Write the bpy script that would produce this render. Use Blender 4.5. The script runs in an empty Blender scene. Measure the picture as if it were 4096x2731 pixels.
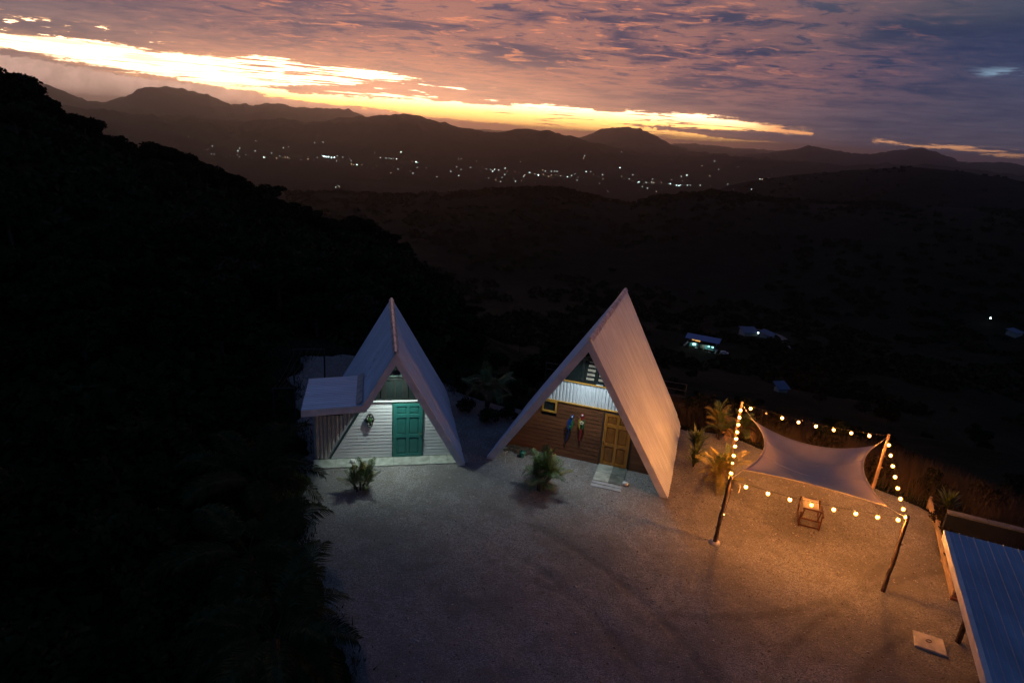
import bpy, bmesh, math, random
import numpy as np
from mathutils import Vector, Matrix, Euler

rad = math.radians
S = bpy.context.scene
COL = S.collection

# ------------------------------------------------------------------ camera
CAM_H = 11.5
cam_data = bpy.data.cameras.new('camera')
cam = bpy.data.objects.new('camera', cam_data)
COL.objects.link(cam)
S.camera = cam
cam_data.sensor_width = 36.0
cam_data.lens = 36.0 * 1473.0 / 2352.0
cam_data.clip_start = 0.1
cam_data.clip_end = 90000.0
_p, _r = rad(18.3), rad(3.98)
_F = Vector((0, math.cos(_p), -math.sin(_p)))
_R0 = Vector((1, 0, 0))
_U0 = _R0.cross(_F)
_R = math.cos(_r) * _R0 + math.sin(_r) * _U0
_U = -math.sin(_r) * _R0 + math.cos(_r) * _U0
_m = Matrix((_R, _U, -_F)).transposed().to_4x4()
_m.translation = Vector((0, 0, CAM_H))
cam.matrix_world = _m

# ------------------------------------------------------------------ render look
S.view_settings.view_transform = 'Standard'
S.view_settings.look = 'None'
S.view_settings.gamma = 1.0
S.view_settings.exposure = 0.0
S.view_settings.use_curve_mapping = False
S.render.engine = 'CYCLES'
S.cycles.use_denoising = True
S.cycles.max_bounces = 6
S.cycles.diffuse_bounces = 2
S.cycles.glossy_bounces = 2
S.cycles.transmission_bounces = 4
S.cycles.transparent_max_bounces = 6
S.cycles.volume_bounces = 0
S.cycles.sample_clamp_indirect = 4.0
S.cycles.use_light_tree = True


# ------------------------------------------------------------------ node expression helper
class N:
    """small wrapper: builds Math nodes from python expressions"""
    tree = None

    def __init__(self, s): self.s = s

    @staticmethod
    def _in(node, i, v):
        if isinstance(v, N): N.tree.links.new(v.s, node.inputs[i])
        else: node.inputs[i].default_value = v

    @staticmethod
    def op(o, a, b=None, c=None, clamp=False):
        n = N.tree.nodes.new('ShaderNodeMath'); n.operation = o; n.use_clamp = clamp
        N._in(n, 0, a)
        if b is not None: N._in(n, 1, b)
        if c is not None: N._in(n, 2, c)
        return N(n.outputs[0])

    def __add__(a, b): return N.op('ADD', a, b)
    def __radd__(a, b): return N.op('ADD', a, b)
    def __sub__(a, b): return N.op('SUBTRACT', a, b)
    def __rsub__(a, b): return N.op('SUBTRACT', b, a)
    def __mul__(a, b): return N.op('MULTIPLY', a, b)
    def __rmul__(a, b): return N.op('MULTIPLY', a, b)
    def __truediv__(a, b): return N.op('DIVIDE', a, b)
    def __neg__(a): return N.op('MULTIPLY', a, -1.0)
    def clamp(a): return N.op('ADD', a, 0.0, clamp=True)


def sstep(a, b, x):
    n = N.tree.nodes.new('ShaderNodeMapRange'); n.interpolation_type = 'SMOOTHSTEP'
    N._in(n, 0, x); N._in(n, 1, a); N._in(n, 2, b); N._in(n, 3, 0.0); N._in(n, 4, 1.0)
    return N(n.outputs[0])


def vec(x, y, z=0.0):
    n = N.tree.nodes.new('ShaderNodeCombineXYZ')
    N._in(n, 0, x); N._in(n, 1, y); N._in(n, 2, z)
    return N(n.outputs[0])


def noise(v, scale=1.0, detail=4.0, rough=0.55, dist=0.0):
    n = N.tree.nodes.new('ShaderNodeTexNoise')
    N.tree.links.new(v.s, n.inputs['Vector'])
    n.inputs['Scale'].default_value = scale; n.inputs['Detail'].default_value = detail
    n.inputs['Roughness'].default_value = rough; n.inputs['Distortion'].default_value = dist
    return N(n.outputs[0])


def mixc(f, a, b, mode='MIX'):
    n = N.tree.nodes.new('ShaderNodeMix'); n.data_type = 'RGBA'; n.blend_type = mode
    n.clamp_factor = True
    N._in(n, 0, f)
    for i, v in ((6, a), (7, b)):
        if isinstance(v, N): N.tree.links.new(v.s, n.inputs[i])
        else: n.inputs[i].default_value = (*v, 1.0)
    return N(n.outputs[2])


def fcurve(x, pts, x0, x1, y0, y1):
    """piecewise linear function of x through pts"""
    n = N.tree.nodes.new('ShaderNodeFloatCurve')
    c = n.mapping.curves[0]
    P = [((a - x0) / (x1 - x0), (b - y0) / (y1 - y0)) for a, b in pts]
    while len(c.points) > 2: c.points.remove(c.points[1])
    c.points[0].location = P[0]; c.points[1].location = P[-1]
    for p in P[1:-1]: c.points.new(*p)
    for p in c.points: p.handle_type = 'VECTOR'
    n.mapping.update()
    N._in(n, 1, (x - x0) * (1.0 / (x1 - x0)))
    return N(n.outputs[0]) * (y1 - y0) + y0


# ------------------------------------------------------------------ world: sunset sky
world = bpy.data.worlds.new('World')
S.world = world
world.use_nodes = True
wt = world.node_tree
wt.nodes.clear()
N.tree = wt
_out = wt.nodes.new('ShaderNodeOutputWorld')
_bg = wt.nodes.new('ShaderNodeBackground')
_bg.inputs['Strength'].default_value = 1.0
wt.links.new(_bg.outputs[0], _out.inputs['Surface'])
_tc = wt.nodes.new('ShaderNodeTexCoord')
_sx = wt.nodes.new('ShaderNodeSeparateXYZ')
wt.links.new(_tc.outputs['Generated'], _sx.inputs[0])
X, Y, Z = (N(_sx.outputs[i]) for i in range(3))
DEG = 57.29578
az = N.op('ARCTAN2', X, Y) * DEG
el = N.op('ARCSINE', Z) * DEG
# clear evening sky seen in the gaps of the cloud deck
_sky = wt.nodes.new('ShaderNodeTexSky')
_sky.sky_type = 'NISHITA'
_sky.sun_disc = False
_sky.sun_elevation = rad(1.0)
_sky.sun_rotation = rad(-12.0)
_skyc = mixc(1.0, N(_sky.outputs[0]), (0.1, 0.1, 0.1), 'MULTIPLY')
T_AU = [(-38.35,3.76),(-37.45,3.82),(-35.14,3.8),(-31.38,3.81),(-28.7,3.65),(-24.37,3.81),(-21.3,3.92),(-18.1,3.97),(-14.78,3.88),(-11.35,3.7),(-8.35,3.43)]
T_AL = [(-38.5,2.76),(-37.61,2.74),(-35.3,2.54),(-32.85,2.31),(-30.23,2.08),(-27.46,1.83),(-24.52,1.69),(-21.41,1.79),(-18.16,2.12),(-14.8,2.45),(-11.34,2.88),(-8.35,3.37)]
T_BU = [(-27.46,1.77),(-21.42,1.63),(-18.18,1.43),(-14.81,1.46),(-11.33,1.54),(-7.76,1.56),(-4.14,1.6),(-0.5,1.88),(3.16,1.94),(6.8,1.83),(10.36,1.91),(13.85,1.99),(17.28,1.72),(20.59,1.49),(23.31,1.31)]
T_BL = [(-27.47,1.71),(-23.0,1.41),(-20.16,1.19),(-16.19,0.89),(-13.08,0.78),(-9.54,0.58),(-5.91,0.38),(-2.23,0.24),(1.47,0.17),(4.43,0.08),(8.82,0.03),(14.14,0.04),(17.56,0.07),(20.34,0.26),(23.32,1.24)]
T_CU = [(8.34,0.96),(14.0,0.98),(17.4,1.0),(23.36,1.05)]
T_CL = [(8.35,0.9),(11.95,0.65),(15.46,0.47),(18.17,0.42),(23.5,0.35)]
T_DU = [(27.13,0.98),(31.02,1.11),(36.2,0.88)]
T_DL = [(27.15,0.86),(31.1,0.76),(36.34,0.32)]
BANK = [(-38.56,2.39),(-37.66,2.39),(-35.35,2.21),(-32.88,2.02),(-30.25,1.87),(-27.47,1.65),(-24.53,1.53),(-21.42,1.6),(-18.19,1.21),(-14.82,0.82),(-11.32,0.77),(-7.74,0.53),(-4.07,0.33),(-0.38,0.19),(3.33,0.08),(8.84,-0.11),(14.16,-0.1),(19.24,0.02),(24.03,0.03),(29.85,0.24),(36.34,0.32)]

A_up = fcurve(az, T_AU, -45, 45, -1, 5); A_lo = fcurve(az, T_AL, -45, 45, -1, 5)
B_up = fcurve(az, T_BU, -45, 45, -1, 5); B_lo = fcurve(az, T_BL, -45, 45, -1, 5)
C_up = fcurve(az, T_CU, -45, 45, -1, 5); C_lo = fcurve(az, T_CL, -45, 45, -1, 5)
D_up = fcurve(az, T_DU, -45, 45, -1, 5); D_lo = fcurve(az, T_DL, -45, 45, -1, 5)
_far = sstep(44.0, 60.0, N.op('ABSOLUTE', az)) * 3.0
A_up = A_up - _far - sstep(-9.0, -7.5, az) * 0.8; A_lo = A_lo + _far + sstep(-9.0, -7.5, az) * 0.8
B_up = B_up - sstep(22.6, 24.0, az) * 2.0 - sstep(-27.0, -30.0, az) * 2.0; B_lo = B_lo + sstep(22.6, 24.0, az) * 2.0 + sstep(-27.0, -30.0, az) * 2.0
C_up = C_up - sstep(9.0, 7.0, az) * 1.0; C_lo = C_lo + sstep(9.0, 7.0, az) * 1.0
D_up = D_up - sstep(27.0, 26.0, az) * 2.0 - sstep(50.0, 60.0, N.op('ABSOLUTE', az)) * 3.0; D_lo = D_lo + sstep(27.0, 26.0, az) * 2.0

# streaky coordinates: long sideways, short upwards; flattening towards the horizon
streak = vec(az * 0.16, el * 1.5, 3.1)
zc = N.op('MAXIMUM', Z, -0.02) + 0.055
deck = vec(X / zc, Y / zc * 1.0, 0.0)              # flat cloud deck seen from below
nb = noise(streak, 1.0, 5.0, 0.6)
ns = noise(vec(az * 0.28, el * 3.2, 9.0), 1.0, 4.0, 0.6)
nd = noise(deck, 0.85, 8.0, 0.62, 0.6)
nd2 = noise(vec(X / zc * 1.0, Y / zc * 1.35, 5.0), 3.4, 8.0, 0.68, 0.8)
nd3 = noise(vec(X / zc, Y / zc, 2.0), 0.22, 3.0, 0.5, 0.3)
puff = noise(vec(az, el, 1.0), 0.9, 5.0, 0.65)

puff2 = noise(vec(az * 1.0, el * 2.4, 6.0), 2.6, 4.0, 0.62)
toglow = sstep(44.0, 4.0, N.op('ABSOLUTE', az + 16.0) - 1.0)
toglow2 = sstep(105.0, 30.0, N.op('ABSOLUTE', az + 14.0))
up = sstep(0.8, 6.8, el)
base_lo = mixc(toglow, (0.105, 0.090, 0.130), (0.92, 0.44, 0.29))
base_hi = mixc(toglow, (0.048, 0.062, 0.125), (0.150, 0.112, 0.155))
base = mixc(up, base_lo, base_hi)
leftgrey = sstep(-20.0, -36.0, az) * sstep(9.0, 4.0, el)
base = mixc(leftgrey * 0.65, base, (0.27, 0.20, 0.19))
base = mixc(toglow2, (0.029, 0.058, 0.138), base)
base = mixc(sstep(11.0, 30.0, el), base, (0.030, 0.055, 0.128))
# lumps of the deck, then lit undersides
lump = sstep(0.30, 0.72, nd * 0.6 + nd2 * 0.4)
base = mixc(1.0, base, mixc(lump, (0.58, 0.64, 0.76), (1.38, 1.24, 1.14)), 'MULTIPLY')
rid = 1.0 - N.op('ABSOLUTE', nd2 - 0.5) * 7.0
rid = sstep(0.10, 0.90, rid) * sstep(0.38, 0.54, nd) * sstep(1.8, 4.5, el) * sstep(40.0, 16.0, el)
rid2 = sstep(0.53, 0.64, nd2) * sstep(0.34, 0.52, nd3) * sstep(2.0, 6.0, el) * sstep(40.0, 16.0, el)
lit = sstep(38.0, 6.0, N.op('ABSOLUTE', az + 2.0))
base = mixc(rid * lit * 0.55, base, (0.66, 0.26, 0.165))
base = mixc(rid2 * lit * 0.75, base, (0.95, 0.33, 0.17))
st = sstep(0.42, 0.66, ns)
base = mixc(st * sstep(6.0, 1.5, el) * toglow * 0.5, base, (0.62, 0.27, 0.17))
base = mixc(sstep(0.56, 0.36, ns) * sstep(5.5, 1.5, el) * 0.25, base, mixc(toglow, (0.06, 0.05, 0.08), (0.26, 0.13, 0.12)))

elw = el + (nb - 0.5) * 0.65 + (ns - 0.5) * 0.85 + (puff - 0.5) * 0.28 + (puff2 - 0.5) * 0.40
elr = el + (nb - 0.5) * 0.9 + (ns - 0.5) * 0.8 + (puff - 0.5) * 0.20 + (puff2 - 0.5) * 0.35
def band(e, L, U, s=0.10, e2=None):
    return sstep(-s, s, e - L) * sstep(-s, s, U - (e2 if e2 is not None else e))
mA = band(elw, A_lo, A_up, 0.22, elr)
mB = band(elw, B_lo, B_up + 0.12, 0.16, elr)
wedge = band(elw, C_lo, C_up, 0.10)
mD = band(elw, D_lo, D_up, 0.08) * sstep(0.45, 0.58, ns)
streaks_in = sstep(0.60, 0.68, ns) * sstep(-6.0, 6.0, az) * 0.8
mA = mA * (1.0 - sstep(0.58, 0.66, ns) * sstep(-26.0, -14.0, az) * 0.9)
fray = noise(vec(az * 0.20, el * 6.5, 41.0), 1.0, 4.0, 0.6)
mA = mA * (1.0 - sstep(0.50, 0.58, fray) * sstep(-27.0, -17.0, az + (el - 2.6) * 3.0) * 0.92)
mA = mA * (1.0 - sstep(0.60, 0.66, fray) * 0.7)
mB = mB * (1.0 - sstep(0.57, 0.64, fray) * sstep(-8.0, 2.0, az) * 0.75)
mB = mB * (1.0 - wedge) * (1.0 - streaks_in)
# torn spots of open sky next to the big gap
spots = sstep(0.55, 0.63, noise(vec(az * 0.45, el * 2.6, 21.0), 1.0, 5.0, 0.65))
mS = spots * sstep(-24.0, -31.0, az) * band(el, 3.4, 5.0, 0.6)
mS = N.op('MAXIMUM', mS, sstep(0.57, 0.64, noise(vec(az * 0.30, el * 3.0, 4.0), 1.0, 4.0, 0.6)) * band(el, 1.5, 3.3, 0.5) * band(az, -15.0, -2.0, 3.0))
mB2 = sstep(0.53, 0.62, noise(vec(az * 0.14, el * 2.9, 14.0), 1.0, 4.0, 0.55)) * band(el, 1.1, 2.7, 0.35) * band(az, -17.0, -8.0, 4.0)
white = (3.4, 2.5, 1.55)
yellow = (3.6, 1.75, 0.46)
gapc = mixc(sstep(0.9, 2.2, el), yellow, white)
gapc = mixc(sstep(16.0, 21.0, az), gapc, (1.5, 0.62, 0.24))
bankc = mixc(sstep(-30.0, 0.0, az), (0.68, 0.42, 0.34), (1.9, 0.68, 0.34))
bankc = mixc(sstep(8.0, 27.0, az), bankc, (0.17, 0.105, 0.125))
bankc = mixc(1.0, bankc, mixc(sstep(0.35, 0.65, puff), (0.86, 0.86, 0.86), (1.14, 1.14, 1.14)), 'MULTIPLY')
bank_top = fcurve(az, BANK, -45, 45, -1, 5)
bmask = sstep(0.07, -0.07, el + (puff - 0.5) * 0.75 + (puff2 - 0.5) * 0.55 + (nb - 0.5) * 0.3 - bank_top) * sstep(75.0, 40.0, N.op('ABSOLUTE', az))
base = mixc(bmask, base, bankc)
# glow scattered round the gaps
halo = N.op('POWER', 2.718, -N.op('ABSOLUTE', el - 2.1) * 0.42) * sstep(30.0, 0.0, N.op('ABSOLUTE', az + 13.0))
base = mixc(1.0, base, mixc(halo, (0.0, 0.0, 0.0), (0.50, 0.25, 0.11)), 'ADD')
gm = N.op('MAXIMUM', N.op('MAXIMUM', mA, mB), N.op('MAXIMUM', mS, mB2)).clamp()
gm = gm * (1.0 - bmask * 0.0)
gapn = noise(vec(az * 0.22, el * 3.4, 33.0), 1.0, 5.0, 0.6)
gapc = mixc(sstep(0.46, 0.62, gapn) * sstep(-19.0, -27.0, az) * 0.6, gapc, (1.25, 0.80, 0.45))
gapc = mixc(sstep(0.85, 0.35, gm), gapc, (1.1, 0.50, 0.20))
sky = mixc(gm, base, gapc)
sky = mixc(mD, sky, (1.15, 0.52, 0.24))
bl = band(el + (ns - 0.5) * 1.4, 5.6, 6.1, 0.3) * band(az, 32.5, 38.0, 1.5) * sstep(0.47, 0.62, ns)
sky = mixc(bl, sky, (0.27, 0.42, 0.56))
# thin places in the deck let a little of the real evening sky through
thin = sstep(0.60, 0.78, nd3) * sstep(3.0, 12.0, el) * 0.25
sky = mixc(thin, sky, _skyc)
wt.links.new(sky.s, _bg.inputs['Color'])
world.cycles.sampling_method = 'MANUAL'
world.cycles.sample_map_resolution = 2048

# last light of the sun, already behind the far hills: very weak, soft and warm
sun_data = bpy.data.lights.new('sun', 'SUN')
sun_data.energy = 0.03
sun_data.angle = rad(12.0)
sun_data.color = (1.0, 0.55, 0.38)
sun = bpy.data.objects.new('sun', sun_data)
COL.objects.link(sun)
_sd = Vector((math.sin(rad(-12)) * math.cos(rad(4)), math.cos(rad(-12)) * math.cos(rad(4)), math.sin(rad(4))))
sun.rotation_euler = _sd.to_track_quat('Z', 'Y').to_euler()
sun.location = (0, 0, 40)


# ------------------------------------------------------------------ terrain function (numpy)
FAR_RIDGE =  [(-37.94,0.52),(-36.14,0.82),(-35.32,0.61),(-33.15,-0.21),(-32.1,-0.28),(-31.26,0.02),(-30.69,0.27),(-29.87,0.84),(-29.37,1.03),(-28.67,1.09),(-27.53,0.98),(-26.06,1.03),(-25.18,0.92),(-23.69,0.34),(-22.13,0.23),(-21.09,0.5),(-20.19,0.57),(-18.88,0.37),(-17.21,0.42),(-14.82,0.59),(-14.31,0.42),(-13.61,0.2),(-12.38,-0.19),(-9.16,-0.67),(-4.02,-0.86),(3.42,-0.9),(5.03,-0.37),(6.25,0.27),(8.02,0.63),(9.46,0.62),(10.58,0.28),(12.09,-0.31),(13.93,-0.87),(15.72,-1.15),(19.36,-0.68),(20.93,-0.29),(22.0,-0.02),(22.59,0.22),(23.23,0.14),(24.03,0.03),(27.07,-0.12),(29.3,0.2),(30.38,0.34),(32.08,0.02),(33.18,-0.2),(35.19,-0.12),(36.46,-0.13)]
HORIZON_RIDGE =  [(-38.12,-0.72),(-21.52,-0.21),(-13.09,0.1),(-7.71,-0.23),(-0.36,-0.09),(4.85,-0.38),(12.43,-0.22),(14.17,-0.16),(15.91,-0.21),(19.3,-0.31),(24.07,-0.19),(27.07,-0.09),(31.29,-0.05),(32.65,-0.15),(36.45,-0.1)]
MID_RIDGE =  [(-38.21,-1.34),(-34.5,-0.75),(-32.14,-0.64),(-30.55,-1.01),(-29.14,-0.92),(-27.72,-1.13),(-26.52,-0.87),(-25.32,-1.04),(-22.84,-1.11),(-20.24,-0.65),(-18.26,-0.75),(-14.83,-0.29),(-12.38,0.22),(-10.97,0.42),(-9.18,0.44),(-7.73,0.29),(-5.52,-0.15),(-3.3,-0.39),(-1.09,-0.21),(1.11,0.04),(1.93,0.06),(3.37,-0.37),(4.3,-0.49),(7.14,-1.18),(10.82,-1.52),(14.35,-1.33),(15.71,-1.12),(17.77,-1.14),(21.07,-1.08),(24.24,-1.03),(27.26,-0.97),(30.1,-0.85),(36.59,-0.63)]
RIGHT_RIDGE =  [(11.19,-4.28),(16.45,-3.54),(19.71,-2.65),(21.88,-1.92),(24.3,-1.32),(27.22,-0.78),(28.34,-0.59),(30.02,-0.49),(31.66,-0.47),(33.5,-0.47),(35.06,-0.6),(36.65,-0.86)]
NEAR_RIDGE =  [(-11.28,-5.78),(-7.57,-5.44),(-5.32,-5.17),(-3.44,-4.83),(-1.55,-4.64),(0.33,-4.44),(2.21,-4.23),(4.11,-4.28),(6.02,-4.51),(7.57,-4.94),(9.45,-5.08),(11.2,-4.35),(12.97,-4.02),(16.1,-3.57),(18.18,-3.56),(20.23,-3.64),(23.16,-3.53),(26.29,-3.47),(29.24,-3.35),(33.36,-3.13),(37.17,-2.91)]
LEFT_RIDGE =  [(-43.88,2.3),(-37.82,1.34),(-36.94,1.02),(-36.09,0.27),(-34.46,-0.45),(-33.24,-1.01),(-31.69,-1.38),(-29.84,-2.25),(-27.89,-3.1),(-24.93,-4.11),(-23.07,-4.87),(-21.12,-5.31),(-18.45,-6.44),(-16.36,-7.08),(-13.11,-7.68),(-11.26,-8.72),(-7.39,-11.57),(-3.24,-16.0),(5.19,-19.29),(13.37,-19.86),(20.99,-19.35),(27.92,-18.59),(34.33,-18.66),(41.22,-18.11)]
def _lin(tab, a):
    t = np.array(tab); return np.interp(a, t[:, 0], t[:, 1])


def _hash(ix, iy, s):
    h = (ix * 374761393 + iy * 668265263 + s * 1442695041) & 0x7fffffff
    h = ((h ^ (h >> 13)) * 1274126177) & 0x7fffffff
    return ((h ^ (h >> 16)) & 0xffff) / 65535.0


def vnoise(x, y, s=0):
    x = np.asarray(x, float); y = np.asarray(y, float)
    ix = np.floor(x).astype(np.int64); iy = np.floor(y).astype(np.int64)
    fx = x - ix; fy = y - iy
    fx = fx * fx * (3 - 2 * fx); fy = fy * fy * (3 - 2 * fy)
    a = _hash(ix, iy, s); b = _hash(ix + 1, iy, s); c = _hash(ix, iy + 1, s); d = _hash(ix + 1, iy + 1, s)
    return (a + (b - a) * fx) * (1 - fy) + (c + (d - c) * fx) * fy - 0.5


def fbm(x, y, o=4, s=0):
    t = 0.0; a = 1.0
    for i in range(o):
        t = t + a * vnoise(x * 2 ** i + 17.3 * i, y * 2 ** i - 9.1 * i, s + i); a *= 0.5
    return t


# outline of the gravel yard
YARD = [(-10.6, 30.4), (-10.0, 27.0), (-8.9, 24.4), (-7.6, 21.2), (-6.9, 19.2), (-6.1, 17.0), (-5.6, 15.3), (-4.6, 13.5), (-3.7, 11.8),
        (-2.9, 10.3), (-2.4, 7.0), (-2.6, 0.0), (-3.0, -9.0), (6.0, -12.0), (15.0, -9.0), (14.5, 0.0), (13.6, 8.0), (13.6, 11.8), (13.4, 14.5),
        (14.0, 16.4), (14.8, 18.1), (15.35, 19.5), (14.5, 20.3), (13.3, 21.6), (11.6, 23.1), (9.6, 24.6), (7.0, 25.2), (4.2, 26.2), (0.8, 25.9),
        (-1.2, 26.4), (-2.5, 27.2), (-3.2, 29.0), (-5.4, 30.6), (-8.0, 31.0)]


def yard_dist(x, y):
    """signed distance to the yard outline, negative inside"""
    x = np.asarray(x, float); y = np.asarray(y, float)
    d = np.full(x.shape, 1e18); ins = np.zeros(x.shape, bool)
    n = len(YARD)
    for i in range(n):
        x0, y0 = YARD[i]; x1, y1 = YARD[(i + 1) % n]
        dx, dy = x1 - x0, y1 - y0
        t = np.clip(((x - x0) * dx + (y - y0) * dy) / (dx * dx + dy * dy), 0, 1)
        d = np.minimum(d, (x - x0 - t * dx) ** 2 + (y - y0 - t * dy) ** 2)
        c = ((y0 > y) != (y1 > y))
        with np.errstate(divide='ignore', invalid='ignore'):
            xi = x0 + (y - y0) * dx / (dy if dy != 0 else 1e-9)
        ins ^= c & (x < xi)
    d = np.sqrt(d)
    return np.where(ins, -d, d)


def terrain_z(x, y):
    x = np.asarray(x, float); y = np.asarray(y, float)
    r = np.maximum(np.hypot(x, y), 1.0)
    a = np.degrees(np.arctan2(x, y))
    H0 = 11.5
    def crest(tab, D, sub=0.0, am=41.0):
        aa = np.clip(a, -am, am)
        return H0 + D * np.tan(np.radians(_lin(tab, aa))) - sub
    back = np.clip((np.abs(a) - 50) / 40.0, 0, 1)      # behind the camera: gentle ground
    left = np.clip((-a - 6) / 20.0, 0, 1)
    right = np.clip((a - 10) / 15.0, 0, 1)
    K = []
    K.append((8.0, np.zeros_like(a)))
    K.append((30.0, -1.6 + 1.4 * left - 0.6 * right))
    K.append((92.0, crest(LEFT_RIDGE, 92.0, 3.2) * (1 - back) + (3.0) * back))
    K.append((190.0, (-58 - 4 * left) * (1 - back) + 8 * back))
    K.append((300.0, -82 * (1 - back) + 10 * back))
    K.append((480.0, -99 * (1 - back) + 14 * back))
    K.append((900.0, crest(NEAR_RIDGE, 900.0, 5.0, 37.0)))
    K.append((1080.0, -118 + 0 * a))
    K.append((1500.0, crest(RIGHT_RIDGE, 1500.0, 4.0, 37.0) * np.clip((a - 9) / 8, 0, 1) - 148 * (1 - np.clip((a - 9) / 8, 0, 1))))
    K.append((1900.0, -150 + 0 * a))
    K.append((3050.0, -150 + 0 * a))
    K.append((4500.0, crest(MID_RIDGE, 4500.0, -6.0, 37.0)))
    K.append((6000.0, -80 + 0 * a))
    K.append((8500.0, crest(FAR_RIDGE, 8500.0, -12.0, 37.0)))
    K.append((11500.0, -90 + 0 * a))
    K.append((16000.0, crest(HORIZON_RIDGE, 16000.0, 0.0, 37.0)))
    K.append((40000.0, -300 + 0 * a))
    z = K[0][1] * 1.0
    lr = np.log(r)
    for (r0, z0), (r1, z1) in zip(K[:-1], K[1:]):
        t = np.clip((lr - math.log(r0)) / (math.log(r1) - math.log(r0)), 0, 1)
        if r0 < 250: ts = t * 0.5 + 0.5 * t * t * (3 - 2 * t)
        else: ts = t * t * (3 - 2 * t)
        z = np.where((r >= r0), z0 + (z1 - z0) * ts, z)
    flat = np.clip((r - 1750) / 200, 0, 1) * np.clip((3300 - r) / 400, 0, 1)
    rough = np.clip((r - 25) / 60.0, 0, 1)
    amp = np.minimum(0.012 * r, 2.0 + 0.004 * r) * (1 - 0.92 * flat) * rough
    z = z + amp * fbm(x / (6 + r * 0.06), y / (6 + r * 0.06), 3, 3) 
    z = z + np.minimum(0.010 * r, 16) * (1 - 0.9 * flat) * rough * np.clip((r - 900) / 900, 0, 1) * fbm(x / 260., y / 260., 4, 11)
    # gullies running down the far hills
    z = z - np.clip((r - 2900) / 1200, 0, 1) * 20 * np.abs(fbm(x / 420., y / 420., 3, 31))
    z = z + np.clip((r - 2900) / 1200, 0, 1) * 26 * fbm(x / 170., y / 170., 3, 57)
    z = z + np.clip((r - 2900) / 1200, 0, 1) * (9 + r * 0.0018) * fbm(x / 52., y / 52., 2, 63)
    d = yard_dist(np.where(r < 80, x, 1e3), np.where(r < 80, y, 1e3))
    k = np.clip(d / 9.0, 0, 1); k = k * k * (3 - 2 * k)
    near = -0.16 - 0.05 * np.clip(d, 0, 6) + 0.10 * fbm(x * 0.7, y * 0.7, 3, 5) * (d > 0)
    z = np.where(d < 9.0, near * (1 - k) + z * k, z)
    z = np.where(d < -0.4, -0.35, z)
    return z


# ------------------------------------------------------------------ helpers
R = random.Random(7)


def tag(o, label=None, cat=None, group=None, kind=None):
    if label: o['label'] = label
    if cat: o['category'] = cat
    if group: o['group'] = group
    if kind: o['kind'] = kind
    return o


def empty(name, loc=(0, 0, 0), rz=0.0, label=None, cat=None, group=None):
    o = bpy.data.objects.new(name, None)
    COL.objects.link(o)
    o.location = loc; o.rotation_euler = (0, 0, rz)
    o.empty_display_size = 0.3
    return tag(o, label, cat, group)


def link(name, mesh, parent=None):
    o = bpy.data.objects.new(name, mesh)
    COL.objects.link(o)
    if parent is not None: o.parent = parent
    return o


def copy_tree(o, parent=None):
    c = o.copy(); COL.objects.link(c)
    c.parent = parent
    for ch in list(o.children): copy_tree(ch, c)
    return c


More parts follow.
